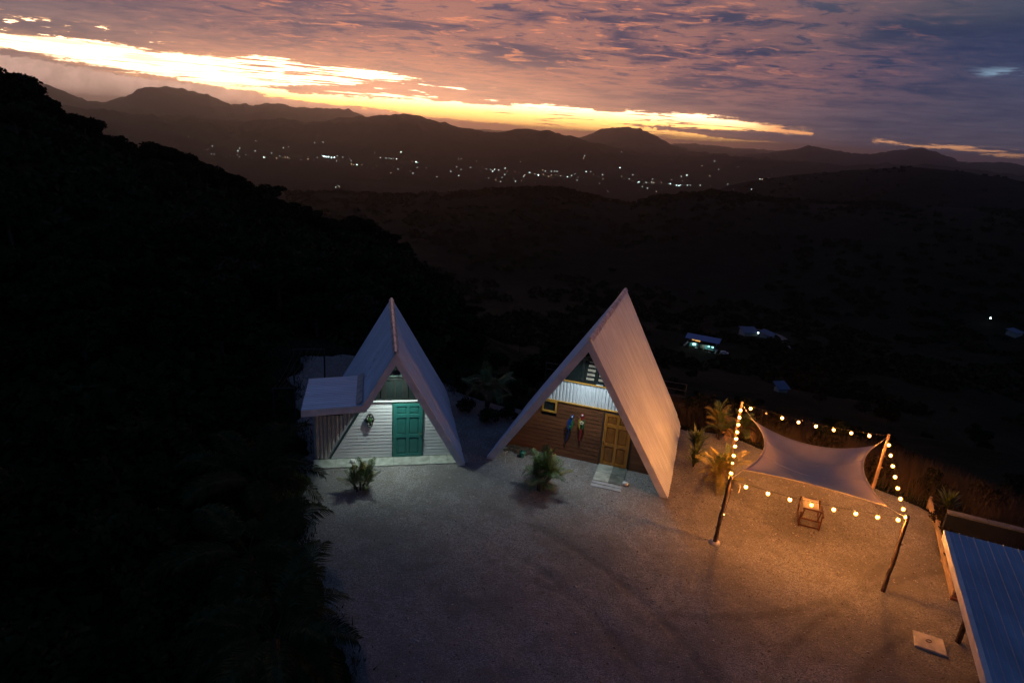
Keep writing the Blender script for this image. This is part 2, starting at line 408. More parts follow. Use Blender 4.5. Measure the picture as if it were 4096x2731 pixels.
class MB:
    def __init__(s): s.v = []; s.f = []; s.mi = []; s.cur = 0
    def add(s, vs, fs):
        n = len(s.v); s.v += [tuple(v) for v in vs]
        for f in fs: s.f.append([i + n for i in f]); s.mi.append(s.cur)
        return s
    def box(s, x0, x1, y0, y1, z0, z1, M=None):
        vs = [(x, y, z) for z in (z0, z1) for y in (y0, y1) for x in (x0, x1)]
        if M is not None: vs = [M @ Vector(v) for v in vs]
        return s.add(vs, [(0, 2, 3, 1), (4, 5, 7, 6), (0, 1, 5, 4), (2, 6, 7, 3), (0, 4, 6, 2), (1, 3, 7, 5)])
    def bar(s, a, b, w, h=None, up=(0, 0, 1)):
        """square bar between two points"""
        a = Vector(a); b = Vector(b); h = h or w
        d = (b - a).normalized(); u = Vector(up)
        if abs(d.dot(u)) > 0.98: u = Vector((1, 0, 0))
        x = d.cross(u).normalized(); y = x.cross(d)
        vs = [p + x * i * w / 2 + y * j * h / 2 for p in (a, b) for i, j in ((-1, -1), (1, -1), (1, 1), (-1, 1))]
        return s.add(vs, [(3, 2, 1, 0), (4, 5, 6, 7), (0, 1, 5, 4), (1, 2, 6, 5), (2, 3, 7, 6), (3, 0, 4, 7)])
    def tube(s, pts, rs, n=8, cap=True):
        pts = [Vector(p) for p in pts]
        if not hasattr(rs, '__len__'): rs = [rs] * len(pts)
        ref = Vector((0.31, 0.17, 0.93)); vs = []
        for i, p in enumerate(pts):
            d = (pts[min(i + 1, len(pts) - 1)] - pts[max(i - 1, 0)]).normalized()
            x = d.cross(ref)
            if x.length < 1e-3: x = d.cross(Vector((1, 0, 0)))
            x.normalize(); y = d.cross(x)
            vs += [p + (x * math.cos(2 * math.pi * k / n) + y * math.sin(2 * math.pi * k / n)) * rs[i] for k in range(n)]
        fs = [(i * n + k, i * n + (k + 1) % n, (i + 1) * n + (k + 1) % n, (i + 1) * n + k) for i in range(len(pts) - 1) for k in range(n)]
        if cap: fs += [tuple(range(n))[::-1], tuple((len(pts) - 1) * n + k for k in range(n))]
        return s.add(vs, fs)
    def ball(s, c, r, nu=10, nv=7, sc=(1, 1, 1), M=None):
        vs = []
        for j in range(nv + 1):
            t = math.pi * j / nv
            for i in range(nu):
                p = 2 * math.pi * i / nu
                q = Vector((math.sin(t) * math.cos(p) * r * sc[0], math.sin(t) * math.sin(p) * r * sc[1], math.cos(t) * r * sc[2]))
                if M is not None: q = M @ q
                vs.append(q + Vector(c))
        fs = [(j * nu + i, (j + 1) * nu + i, (j + 1) * nu + (i + 1) % nu, j * nu + (i + 1) % nu) for j in range(nv) for i in range(nu)]
        return s.add(vs, fs)
    def prism(s, poly, y0, y1, M=None):
        """xz polygon between two y values (y may be a function of x,z)"""
        n = len(poly)
        fy = lambda y, p: y(p) if callable(y) else y
        vs = [(p[0], fy(y0, p), p[1]) for p in poly] + [(p[0], fy(y1, p), p[1]) for p in poly]
        if M is not None: vs = [M @ Vector(v) for v in vs]
        return s.add(vs, [tuple(range(n)), tuple(range(n, 2 * n))[::-1]] + [(i, i + n, (i + 1) % n + n, (i + 1) % n) for i in range(n)])
    def mesh(s, name, mats, smooth=False):
        m = bpy.data.meshes.new(name)
        m.from_pydata(s.v, [], s.f)
        for k in (mats if isinstance(mats, (list, tuple)) else [mats]): m.materials.append(k)
        if isinstance(mats, (list, tuple)): m.polygons.foreach_set('material_index', s.mi)
        bm = bmesh.new(); bm.from_mesh(m)
        bmesh.ops.recalc_face_normals(bm, faces=bm.faces)
        bm.to_mesh(m); bm.free()
        if smooth: m.polygons.foreach_set('use_smooth', [True] * len(m.polygons))
        m.update()
        return m
    def build(s, name, mats, parent=None, smooth=False):
        return link(name, s.mesh(name, mats, smooth), parent)


def raw_mesh(name, v, f, mats, smooth=False):
    """fast mesh from numpy arrays of verts and equal-sized faces"""
    m = bpy.data.meshes.new(name)
    v = np.asarray(v, np.float32); f = np.asarray(f, np.int32)
    k = f.shape[1]
    m.vertices.add(len(v)); m.vertices.foreach_set('co', v.ravel())
    m.loops.add(f.size); m.loops.foreach_set('vertex_index', f.ravel())
    m.polygons.add(len(f)); m.polygons.foreach_set('loop_start', np.arange(0, f.size, k, dtype=np.int32))
    m.polygons.foreach_set('loop_total', np.full(len(f), k, np.int32))
    if smooth: m.polygons.foreach_set('use_smooth', np.ones(len(f), bool))
    for q in (mats if isinstance(mats, (list, tuple)) else [mats]): m.materials.append(q)
    m.update(calc_edges=True); m.validate()
    return m


# ------------------------------------------------------------------ materials
def mat(name, col, rough=0.6, metal=0.0, var=0.12, scale=6.0, bump=0.0, bscale=40.0, emit=None, estr=0.0, stretch=(1, 1, 1),
        col2=None, objvar=0.0, spec=0.5, trans=0.0):
    m = bpy.data.materials.new(name); m.use_nodes = True
    t = m.node_tree; N.tree = t
    b = t.nodes['Principled BSDF']
    b.inputs['Roughness'].default_value = rough; b.inputs['Metallic'].default_value = metal
    b.inputs['Specular IOR Level'].default_value = spec
    tc = t.nodes.new('ShaderNodeTexCoord'); mp = t.nodes.new('ShaderNodeMapping')
    t.links.new(tc.outputs['Object'], mp.inputs[0]); mp.inputs['Scale'].default_value = stretch
    v = N(mp.outputs[0])
    n1 = noise(v, scale, 6.0, 0.6)
    c2 = col2 or tuple(c * (1 - 2.2 * var) for c in col)
    c1 = tuple(min(c * (1 + var), 1) for c in col)
    c = mixc(sstep(0.3, 0.72, n1), c2, c1)
    if objvar:
        oi = t.nodes.new('ShaderNodeObjectInfo')
        k = N(oi.outputs['Random']) * (2 * objvar) + (1 - objvar)
        c = mixc(1.0, c, N(vec(k, k, k).s), 'MULTIPLY')
    t.links.new(c.s, b.inputs['Base Color'])
    r2 = noise(v, scale * 3, 3.0, 0.6)
    t.links.new(((r2 - 0.5) * 0.25 + rough).clamp().s, b.inputs['Roughness'])
    if bump:
        bn = t.nodes.new('ShaderNodeBump'); bn.inputs['Strength'].default_value = bump; bn.inputs['Distance'].default_value = 0.02
        t.links.new(noise(v, bscale, 4.0, 0.65).s, bn.inputs['Height']); t.links.new(bn.outputs[0], b.inputs['Normal'])
    if trans: b.inputs['Transmission Weight'].default_value = trans
    if emit: b.inputs['Emission Color'].default_value = (*emit, 1); b.inputs['Emission Strength'].default_value = estr
    return m


def gravel_mat():
    m = bpy.data.materials.new('white_gravel'); m.use_nodes = True
    t = m.node_tree; N.tree = t; b = t.nodes['Principled BSDF']
    tc = t.nodes.new('ShaderNodeTexCoord'); o = N(tc.outputs['Object'])
    big = noise(o, 0.35, 5.0, 0.6); mid = noise(o, 2.2, 6.0, 0.62, 0.3); fine = noise(o, 26.0, 3.0, 0.7)
    vo = t.nodes.new('ShaderNodeTexVoronoi'); vo.inputs['Scale'].default_value = 42.0; t.links.new(o.s, vo.inputs['Vector'])
    vsep = t.nodes.new('ShaderNodeSeparateColor'); t.links.new(vo.outputs['Color'], vsep.inputs[0])
    cell = N(vsep.outputs[0])
    v2 = t.nodes.new('ShaderNodeTexVoronoi'); v2.inputs['Scale'].default_value = 5.0; v2.inputs['Randomness'].default_value = 1.0
    t.links.new(o.s, v2.inputs['Vector']); d2 = N(v2.outputs['Distance'])
    s2 = t.nodes.new('ShaderNodeSeparateColor'); t.links.new(v2.outputs['Color'], s2.inputs[0])
    c = mixc(sstep(0.1, 0.9, cell), (0.165, 0.159, 0.155), (0.355, 0.343, 0.332))
    c = mixc(sstep(0.42, 0.66, fine) * 0.35, c, (0.18, 0.165, 0.15))
    c = mixc(sstep(0.46, 0.68, mid) * 0.60, c, (0.19, 0.165, 0.14))
    c = mixc(sstep(0.42, 0.62, big) * 0.60, c, (0.15, 0.138, 0.128))
    sp = t.nodes.new('ShaderNodeSeparateXYZ'); t.links.new(o.s, sp.inputs[0]); px, py = N(sp.outputs[0]), N(sp.outputs[1])
    wear = None
    for cx, cy, r0 in ((-5.5, 8.0, 9.6), (-5.5, 8.0, 11.1), (17.0, 3.0, 12.2), (17.0, 3.0, 13.7), (5.0, 22.5, 9.0)):
        dd = N.op('SQRT', (px - cx) * (px - cx) + (py - cy) * (py - cy))
        w_ = sstep(0.20, 0.05, N.op('ABSOLUTE', dd - r0 + (mid - 0.5) * 0.25))
        wear = w_ if wear is None else N.op('MAXIMUM', wear, w_)
    c = mixc(wear * sstep(0.35, 0.62, big) * sstep(19.0, 15.0, py) * 0.5, c, (0.10, 0.092, 0.086))
    speck = sstep(0.16, 0.08, d2 + (fine - 0.5) * 0.25) * sstep(0.55, 0.60, N(s2.outputs[1]))
    c = mixc(speck * 0.75, c, (0.085, 0.062, 0.042))
    t.links.new(c.s, b.inputs['Base Color'])
    b.inputs['Roughness'].default_value = 0.95; b.inputs['Specular IOR Level'].default_value = 0.2
    bn = t.nodes.new('ShaderNodeBump'); bn.inputs['Strength'].default_value = 1.0; bn.inputs['Distance'].default_value = 0.022
    hgt = N(vo.outputs['Distance']) * -0.6 + cell * 0.5 + mid * 2.0
    t.links.new(hgt.s, bn.inputs['Height']); t.links.new(bn.outputs[0], b.inputs['Normal'])
    return m


def slope_mat():
    m = bpy.data.materials.new('wooded_hillside'); m.use_nodes = True
    t = m.node_tree; N.tree = t; b = t.nodes['Principled BSDF']
    tc = t.nodes.new('ShaderNodeTexCoord'); o = N(tc.outputs['Object'])
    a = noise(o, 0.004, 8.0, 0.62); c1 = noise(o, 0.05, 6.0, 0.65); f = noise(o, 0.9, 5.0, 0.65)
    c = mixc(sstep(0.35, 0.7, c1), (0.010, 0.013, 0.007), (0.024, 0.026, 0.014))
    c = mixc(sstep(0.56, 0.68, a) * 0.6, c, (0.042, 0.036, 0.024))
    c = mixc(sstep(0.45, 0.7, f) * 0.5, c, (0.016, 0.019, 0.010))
    t.links.new(c.s, b.inputs['Base Color'])
    b.inputs['Roughness'].default_value = 1.0; b.inputs['Specular IOR Level'].default_value = 0.05
    bn = t.nodes.new('ShaderNodeBump'); bn.inputs['Strength'].default_value = 0.9; bn.inputs['Distance'].default_value = 2.0
    t.links.new((c1 * 2.0 + f * 0.3).s, bn.inputs['Height']); t.links.new(bn.outputs[0], b.inputs['Normal'])
    return m


M = {}
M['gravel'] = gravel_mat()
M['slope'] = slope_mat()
M['roof'] = mat('white_zinc_sheet', (0.76, 0.83, 0.92), 0.40, 0.0, 0.085, 1.6, 0.15, 60, stretch=(0.35, 5, 0.35), spec=0.6)
M['fascia'] = mat('white_painted_fascia', (0.68, 0.66, 0.66), 0.55, 0.0, 0.08, 2.0, 0.1, 50)
M['ridge'] = mat('pinkish_ridge_flashing', (0.72, 0.63, 0.62), 0.32, 0.25, 0.22, 3.5, 0.5, 8)  # pink glow of the sky is put into this base colour
M['soffit'] = mat('pale_soffit', (0.42, 0.41, 0.40), 0.7, 0.0, 0.08, 3.0)
M['board_white'] = mat('white_painted_board', (0.60, 0.61, 0.62), 0.42, 0.0, 0.07, 2.5, 0.2, 30, stretch=(0.3, 1, 3), objvar=0.05)
M['board_wood'] = mat('reddish_stained_board', (0.175, 0.062, 0.022), 0.55, 0.0, 0.16, 3.0, 0.25, 30, stretch=(0.4, 1, 6), objvar=0.18)
M['wood_dark'] = mat('dark_brown_timber', (0.07, 0.035, 0.02), 0.6, 0, 0.2, 3.0)
M['door_green'] = mat('teal_painted_door', (0.026, 0.165, 0.145), 0.42, 0, 0.05, 3.0)
M['door_panel'] = mat('teal_door_panel', (0.022, 0.148, 0.130), 0.45, 0, 0.05, 3.0)
M['green_trim'] = mat('dark_green_trim', (0.03, 0.10, 0.07), 0.5)
M['door_orange'] = mat('varnished_orange_wood', (0.42, 0.155, 0.020), 0.42, 0, 0.14, 2.5, 0.2, 25, stretch=(4, 1, 0.5))
M['door_orange_panel'] = mat('varnished_door_panel', (0.28, 0.090, 0.011), 0.42, 0, 0.14, 2.5)
M['trim_yellow'] = mat('yellow_varnished_trim', (0.60, 0.30, 0.05), 0.45, 0, 0.12, 3.0)
M['metal_white'] = mat('white_ribbed_wall_sheet', (0.66, 0.69, 0.72), 0.4, 0.0, 0.06, 2.0)
M['metal_tan'] = mat('cream_ribbed_wall_sheet', (0.46, 0.42, 0.38), 0.5, 0, 0.1, 2.0)
M['frame_dark'] = mat('black_window_frame', (0.009, 0.011, 0.010), 0.4)
M['glass'] = mat('dark_window_glass', (0.013, 0.019, 0.018), 0.10, 0, 0.15, 0.6, trans=0.0, spec=0.8)
M['glass_lit'] = mat('pane_painted_glow', (0.12, 0.19, 0.165), 0.18, 0, 0.2, 5.0)  # paler copy of the window glass: greenish lamp light put into the colour
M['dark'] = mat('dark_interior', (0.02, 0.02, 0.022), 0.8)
M['slat'] = mat('pale_stair_tread', (0.30, 0.25, 0.19), 0.6)
M['tile'] = mat('stone_porch_tile', (0.36, 0.37, 0.33), 0.55, 0, 0.22, 3.2, 0.3, 20, objvar=0.18, col2=(0.22, 0.24, 0.20))
M['tile_dark'] = mat('slate_porch_tile', (0.15, 0.17, 0.15), 0.5, 0, 0.22, 3.2, 0.3, 20)
M['grout'] = mat('porch_concrete', (0.27, 0.27, 0.25), 0.9, 0, 0.15, 4.0)
M['stone'] = mat('white_boulder', (0.66, 0.65, 0.60), 0.8, 0, 0.12, 6.0, 0.6, 12)
M['step'] = mat('grey_step_slab', (0.34, 0.35, 0.36), 0.7, 0, 0.12, 4.0)
M['brass'] = mat('brass_handle', (0.75, 0.55, 0.22), 0.25, 1.0, 0.05)
M['steel'] = mat('dark_steel', (0.05, 0.05, 0.05), 0.5, 0.6)
M['rail'] = mat('grey_steel_tube', (0.12, 0.12, 0.12), 0.45, 0.7)
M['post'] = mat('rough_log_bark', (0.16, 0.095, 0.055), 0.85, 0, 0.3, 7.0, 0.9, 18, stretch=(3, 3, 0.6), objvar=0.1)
M['post_pale'] = mat('pale_log', (0.50, 0.33, 0.19), 0.75, 0, 0.22, 6.0, 0.6, 18, stretch=(3, 3, 0.6))  # paler copy of the log; lamp light on the rear posts is in the colour
M['cable'] = mat('black_cable', (0.03, 0.025, 0.02), 0.6)
M['socket'] = mat('black_lamp_socket', (0.03, 0.03, 0.03), 0.5)
M['bulb'] = mat('lit_warm_bulb', (0.9, 0.8, 0.6), 0.2, 0, 0.0, emit=(1.0, 0.385, 0.085), estr=330.0)
M['filament'] = mat('glowing_filament', (0.9, 0.8, 0.6), 0.2, 0, 0.0, emit=(1.0, 0.37, 0.075), estr=1750.0)
M['bulb_dim'] = mat('faint_warm_bulb', (0.9, 0.8, 0.6), 0.2, 0, 0.0, emit=(1.0, 0.55, 0.2), estr=5.0)
M['bulb_off'] = mat('clear_unlit_bulb', (0.65, 0.55, 0.40), 0.05, 0, 0.05)
M['sail'] = mat('grey_shade_cloth', (0.66, 0.51, 0.39), 0.85, 0, 0.05, 1.2, 0.15, 220)
M['hem'] = mat('sail_hem_webbing', (0.55, 0.42, 0.32), 0.8)
M['rope'] = mat('pale_rope', (0.50, 0.42, 0.32), 0.8)
M['chair_wood'] = mat('red_brown_chair_timber', (0.11, 0.032, 0.016), 0.5, 0, 0.2, 5.0)
M['canvas'] = mat('cream_canvas', (0.72, 0.63, 0.50), 0.85, 0, 0.06, 3.0, 0.3, 150)
M['concrete'] = mat('pale_concrete', (0.50, 0.46, 0.42), 0.8, 0, 0.14, 5.0, 0.3, 20)
M['coping'] = mat('dull_wall_coping', (0.16, 0.16, 0.16), 0.85)
M['rust'] = mat('rusty_iron', (0.14, 0.07, 0.04), 0.8)
M['blue_roof'] = mat('blue_painted_sheet', (0.25, 0.36, 0.49), 0.45, 0.0, 0.16, 0.9, 0.15, 30, stretch=(1, 0.35, 1), spec=0.6)
M['planter'] = mat('weathered_planter_board', (0.46, 0.33, 0.22), 0.8, 0, 0.2, 4.0, 0.3, 20, stretch=(0.4, 0.4, 3), objvar=0.12)
M['brick'] = mat('red_clay_brick', (0.26, 0.10, 0.06), 0.85, 0, 0.2, 6.0, objvar=0.15)
M['soil'] = mat('garden_soil', (0.06, 0.045, 0.03), 1.0, 0, 0.3, 8.0, 0.8, 20)
M['wall_dark'] = mat('dark_rendered_wall', (0.008, 0.012, 0.019), 0.9, 0, 0.2, 2.0)
M['palm'] = mat('palm_leaflet', (0.095, 0.140, 0.034), 0.5, 0, 0.3, 4.0, objvar=0.3, col2=(0.045, 0.085, 0.018))
M['palm_dark'] = mat('shaded_palm_leaflet', (0.030, 0.043, 0.016), 0.8, 0, 0.3, 4.0, objvar=0.3, spec=0.06)  # darkened leaflet copy: dusk shade on the left palms is in the colour
M['palm_warm'] = mat('lamplit_yellow_palm_leaflet', (0.25, 0.18, 0.030), 0.5, 0, 0.3, 4.0, objvar=0.3, col2=(0.17, 0.16, 0.03))  # yellow leaflets, with the warm glow of the string lights put into the colour
M['palm_dead'] = mat('dry_palm_leaf', (0.20, 0.115, 0.045), 0.7, 0, 0.3, 4.0, objvar=0.2)
M['yucca'] = mat('striped_sword_leaf', (0.12, 0.14, 0.035), 0.45, 0, 0.35, 7.0, objvar=0.25, col2=(0.03, 0.06, 0.012))
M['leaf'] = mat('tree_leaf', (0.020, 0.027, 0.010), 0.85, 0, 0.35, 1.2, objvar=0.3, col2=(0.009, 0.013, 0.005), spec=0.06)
M['leaf_dry'] = mat('dry_scrub_leaf', (0.045, 0.037, 0.020), 0.85, 0, 0.35, 1.2, objvar=0.3, spec=0.06)
M['bark'] = mat('tree_bark', (0.09, 0.065, 0.045), 0.9, 0, 0.25, 5.0)
M['grass'] = mat('dry_reddish_grass', (0.080, 0.048, 0.030), 0.8, 0, 0.3, 0.8, col2=(0.050, 0.040, 0.020))
M['grass_green'] = mat('rough_green_grass', (0.045, 0.050, 0.018), 0.8, 0, 0.3, 0.8)
M['litter'] = mat('fallen_dry_leaf', (0.10, 0.060, 0.032), 0.9, 0, 0.3, 2.0)
M['green_pipe'] = mat('green_plastic_pipe', (0.02, 0.16, 0.11), 0.4)
M['pvc'] = mat('white_plastic_pipe', (0.62, 0.58, 0.48), 0.4)
M['red'] = mat('scarlet_feather_paint', (0.30, 0.015, 0.015), 0.5)
M['blue'] = mat('deep_blue_feather_paint', (0.012, 0.05, 0.22), 0.5)
M['navy'] = mat('navy_tail_paint', (0.012, 0.025, 0.10), 0.5)
M['grn'] = mat('green_feather_paint', (0.03, 0.16, 0.05), 0.5)
M['yel'] = mat('yellow_feather_paint', (0.42, 0.28, 0.04), 0.5)
M['white'] = mat('white_face_paint', (0.70, 0.72, 0.75), 0.5)
M['cream'] = mat('cream_flower_paint', (0.70, 0.56, 0.36), 0.5)
M['blk'] = mat('black_paint', (0.012, 0.012, 0.012), 0.5)
M['shell'] = mat('mossy_green_shell', (0.05, 0.12, 0.035), 0.45, 0, 0.3, 14.0)
M['shell_grey'] = mat('grey_shell_patch', (0.24, 0.25, 0.24), 0.5)
M['lamp_house'] = mat('dark_lamp_housing', (0.06, 0.06, 0.06), 0.5)
M['lamp_green'] = mat('lit_cool_lens', (0.9, 0.9, 0.9), 0.3, emit=(0.62, 1.0, 0.80), estr=55.0)
M['lamp_blue'] = mat('lit_white_lens', (0.9, 0.9, 0.9), 0.3, emit=(0.66, 0.92, 1.0), estr=55.0)
M['town'] = mat('town_lamp_light', (1, 1, 1), 0.5, emit=(0.72, 1.0, 0.95), estr=7.0)
M['town_warm'] = mat('warm_town_lamp_light', (1, 1, 1), 0.5, emit=(1.0, 0.72, 0.40), estr=5.0)
M['town_soft'] = mat('weak_town_lamp_light', (1, 1, 1), 0.5, emit=(1.0, 0.92, 0.74), estr=1.6)
M['town_red'] = mat('red_mast_light', (1, 0.1, 0.1), 0.5, emit=(1.0, 0.02, 0.03), estr=2.5)
M['h_wall'] = mat('turquoise_house_wall', (0.10, 0.32, 0.34), 0.8)
M['h_conc'] = mat('house_floor_concrete', (0.42, 0.43, 0.38), 0.9)
M['h_roof'] = mat('blue_grey_house_roof', (0.24, 0.29, 0.50), 0.55)
M['shed_roof'] = mat('dull_blue_shed_roof', (0.10, 0.14, 0.22), 0.6)
M['h_win'] = mat('lit_house_window', (0.6, 0.9, 0.9), 0.5, emit=(0.45, 1.0, 0.95), estr=1.6)
M['h_warm'] = mat('warm_lit_upper_window', (0.9, 0.7, 0.4), 0.5, emit=(1.0, 0.50, 0.14), estr=1.0)
M['track'] = mat('pale_dirt_track', (0.23, 0.20, 0.16), 1.0, 0, 0.2, 0.3)

def glowing_glass():
    m = bpy.data.materials.new('amber_glow_glass'); m.use_nodes = True; t = m.node_tree; t.nodes.clear()
    o = t.nodes.new('ShaderNodeOutputMaterial'); a = t.nodes.new('ShaderNodeAddShader'); tr = t.nodes.new('ShaderNodeBsdfTransparent'); e = t.nodes.new('ShaderNodeEmission')
    tr.inputs[0].default_value = (1.0, 0.93, 0.82, 1); e.inputs[0].default_value = (1.0, 0.40, 0.07, 1); e.inputs[1].default_value = 1.5  # emission of the shell stands in for the amber glow round the filament
    t.links.new(tr.outputs[0], a.inputs[0]); t.links.new(e.outputs[0], a.inputs[1]); t.links.new(a.outputs[0], o.inputs[0])
    return m


M['bulb_glass'] = glowing_glass()

# ------------------------------------------------------------------ hills (one real height field) and the yard
def build_hills():
    azs = np.concatenate([np.arange(-180, -44, 4.0), np.arange(-44, 44.01, 0.16), np.arange(48, 180, 4.0)])
    rs = np.concatenate([np.linspace(1.5, 24, 26), np.geomspace(25, 40000, 430)])
    A, RR = np.meshgrid(np.radians(azs), rs)
    x = RR * np.sin(A); y = RR * np.cos(A)
    z = terrain_z(x, y)
    v = np.stack([x, y, z], -1).reshape(-1, 3)
    nr, na = A.shape
    i = np.arange(nr - 1)[:, None]; j = np.arange(na)[None, :]; j2 = (j + 1) % na
    f = np.stack([i * na + j, i * na + j2, (i + 1) * na + j2, (i + 1) * na + j], -1).reshape(-1, 4)
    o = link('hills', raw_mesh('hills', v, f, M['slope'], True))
    o['kind'] = 'structure'
    return o


build_hills()


def yard_height(x, y):
    d = yard_dist(x, y) + 0.55 * fbm(x * 0.8, y * 0.8, 3, 77)
    h = 0.03 * fbm(x * 0.5, y * 0.5, 3, 40) + 0.022 * fbm(x * 2.7, y * 2.7, 3, 50)
    # wheel tracks curving through the yard
    for rr in (9.6, 11.1):
        q = np.abs(np.hypot(x + 5.5, y - 8.0) - rr)
        h = h - 0.03 * np.exp(-(q / 0.16) ** 2) * (y < 17) * (y > 5)
    edge = np.clip((d + 0.5) / 0.9, 0, 1)
    return h - 0.55 * edge ** 1.5


def build_yard():
    gx = np.arange(-12.5, 16.5, 0.13); gy = np.arange(-3.0, 32.5, 0.13)
    Xg, Yg = np.meshgrid(gx, gy)
    d = yard_dist(Xg, Yg)
    Zg = yard_height(Xg, Yg)
    keep = d < 0.75
    idx = -np.ones(Xg.shape, int); idx[keep] = np.arange(keep.sum())
    q = np.stack([idx[:-1, :-1], idx[:-1, 1:], idx[1:, 1:], idx[1:, :-1]], -1).reshape(-1, 4)
    q = q[(q >= 0).all(1)]
    v = np.stack([Xg[keep], Yg[keep], Zg[keep]], -1)
    o = link('gravel_ground', raw_mesh('gravel_ground', v, q, M['gravel'], True))
    o['kind'] = 'structure'


build_yard()


# ------------------------------------------------------------------ A-frame cabins
def clip(poly, a, b, c):
    """keep a*x + b*z <= c"""
    out = []
    for i in range(len(poly)):
        p, q = poly[i], poly[(i + 1) % len(poly)]
        dp = a * p[0] + b * p[1] - c; dq = a * q[0] + b * q[1] - c
        if dp <= 0: out.append(p)
        if dp * dq < 0:
            t = dp / (dp - dq); out.append((p[0] + (q[0] - p[0]) * t, p[1] + (q[1] - p[1]) * t))
    return out


class AFrame:
    def __init__(s, root, w, h, o, L, ot=None, Lt=None, xa=0.0, t=0.2, kb=0.06, left_cut=None, inner=None):
        s.root = root; s.w = w; s.h = h; s.o = o; s.L = L; s.ot = ot if ot is not None else o; s.Lt = Lt if Lt is not None else L
        s.xa = xa; s.t = t; s.kb = kb; s.left_cut = left_cut
        s.ang = math.atan2(h, w)
        s.wi = inner if inner is not None else w - t / math.sin(s.ang)
        s.hi = s.wi * h / w
    def outer(s, side, u, v):
        """point on the outer slope: u 0 foot .. 1 ridge, v 0 front .. 1 back"""
        x = side * s.w * (1 - u) + s.xa * u
        yf = -(s.o + (s.ot - s.o) * u); yb = s.L + (s.Lt - s.L) * u
        return Vector((x, yf + (yb - yf) * v, s.h * u))
    def in_gable(s, poly, shrink=0.0):
        wi = s.wi - shrink; hi = wi * s.h / s.w
        poly = clip(poly, hi, wi, wi * hi)
        if poly: poly = clip(poly, -hi, wi, wi * hi)
        return poly
    def roof(s, smat, pitch=0.15, rib=0.026, nsheet=7):
        for side in (-1, 1):
            nrm = Vector((side * math.sin(s.ang), 0, math.cos(s.ang)))
            body = MB()
            cut = s.left_cut if (side < 0 and s.left_cut) else None
            vc = s.o / (s.o + s.L)
            if cut:
                uc = cut / s.h
                P = [(0, vc), (uc, vc), (uc, 0), (1, 0), (1, 1), (s.kb, 1), (0, 0.955)]
            else:
                P = [(0, 0), (1, 0), (1, 1), (s.kb, 1), (0, 0.955)]
            n = len(P)
            top = [s.outer(side, u, v) for u, v in P]
            bot = []
            for p in top:
                q = p - nrm * s.t
                if q.z < 0: q = Vector((p.x - side * s.t / math.sin(s.ang), p.y, 0.0))
                if p.z > s.h - 1e-4: q = Vector((s.xa, p.y, s.h - s.t / math.cos(s.ang)))
                bot.append(q)
            body.add(top + bot, [tuple(range(n)), tuple(range(n, 2 * n))] + [(i, (i + 1) % n, (i + 1) % n + n, i + n) for i in range(n)])
            body.build('roof_slope', M['soffit'], s.root)
            # ribbed sheets laid side by side from the ridge to the ground
            total = s.o + s.L; sheet = total / nsheet
            per = int(round(sheet / pitch))
            for k in range(nsheet):
                b = MB(); rows = []
                prof = []
                for i in range(per):
                    for fr, hh in ((0.0, 0.0), (0.34, 0.0), (0.50, 1.0), (0.84, 1.0)):
                        prof.append(((i + fr) / per, hh))
                prof.append((1.0, 0.0))
                for fr, hh in prof:
                    v = (k + fr * 1.0) / nsheet
                    u0 = 0.004
                    if v > 0.955: u0 = s.kb * (v - 0.955) / 0.045
                    if cut and v < vc - 1e-6: u0 = cut / s.h
                    off = nrm * (0.012 + rib * hh + 0.012 * (k % 2))
                    segs = [u0 + (1 - u0) * q for q in (0, 0.5, 1)]
                    wob = 0.006 * vnoise(np.array(v * 37.0), np.array(side * 3.3), 5)
                    rows.append([s.outer(side, q, v) + off + nrm * float(wob) * (1 if 0.1 < q < 0.9 else 0) for q in segs])
                vs = [p for r in rows for p in r]
                m = 3
                b.add(vs, [(i * m + j, i * m + j + 1, (i + 1) * m + j + 1, (i + 1) * m + j) for i in range(len(rows) - 1) for j in range(m - 1)])
                b.build('roof_sheet', smat, s.root)
        # ridge cap in lapped lengths
        nc = 4
        for k in range(nc):
            b = MB(); vs = []
            nn = 9
            for i in range(nn):
                v = (k + i / (nn - 1) * 1.02) / nc - 0.004
                p = s.outer(1, 1.0, v)
                wv = 0.15 + 0.012 * R.uniform(-1, 1)
                lift = 0.055 + 0.006 * k % 0.011
                for sd, dn in ((-1, 1), (-1, 0), (1, 0), (1, 1)):
                    if dn == 0: q = p + Vector((sd * 0.035, 0, lift + 0.004 + R.uniform(-.002, .002)))
                    else: q = p + Vector((sd * (0.035 + wv * math.cos(s.ang)), 0, lift - wv * math.sin(s.ang) + 0.02))
                    vs.append(q)
            b.add(vs, [(i * 4 + j, i * 4 + j + 1, (i + 1) * 4 + j + 1, (i + 1) * 4 + j) for i in range(nn - 1) for j in range(3)])
            b.build('ridge_cap', M['ridge'], s.root)
    def fascia(s, depth=0.23, th=0.05):
        """bargeboards closing the front and the back edges"""
        for side in (-1, 1):
            for back in (0, 1):
                cut = s.left_cut if (side < 0 and s.left_cut and not back) else 0.0
                dv = depth / math.cos(s.ang); dh = depth / math.sin(s.ang)
                ridge_x = s.xa
                P = [(side * (s.w + 0.012), 0.0), (ridge_x, s.h + 0.02), (ridge_x, s.h - dv), (side * (s.w - dh), 0.0)]
                if cut:
                    P = clip(P, 0, -1, -cut)
                if back: P = clip(P, 0, -1, -s.kb * s.h)
                def yy(p, e):
                    u = min(p[1] / s.h, 1)
                    return (-(s.o + (s.ot - s.o) * u) - e) if not back else (s.L + (s.Lt - s.L) * u + e)
                MB().prism(P, lambda p: yy(p, 0.002), lambda p: yy(p, th)).build('fascia_board', M['fascia'], s.root)
        for side in (-1, 1):
            pass
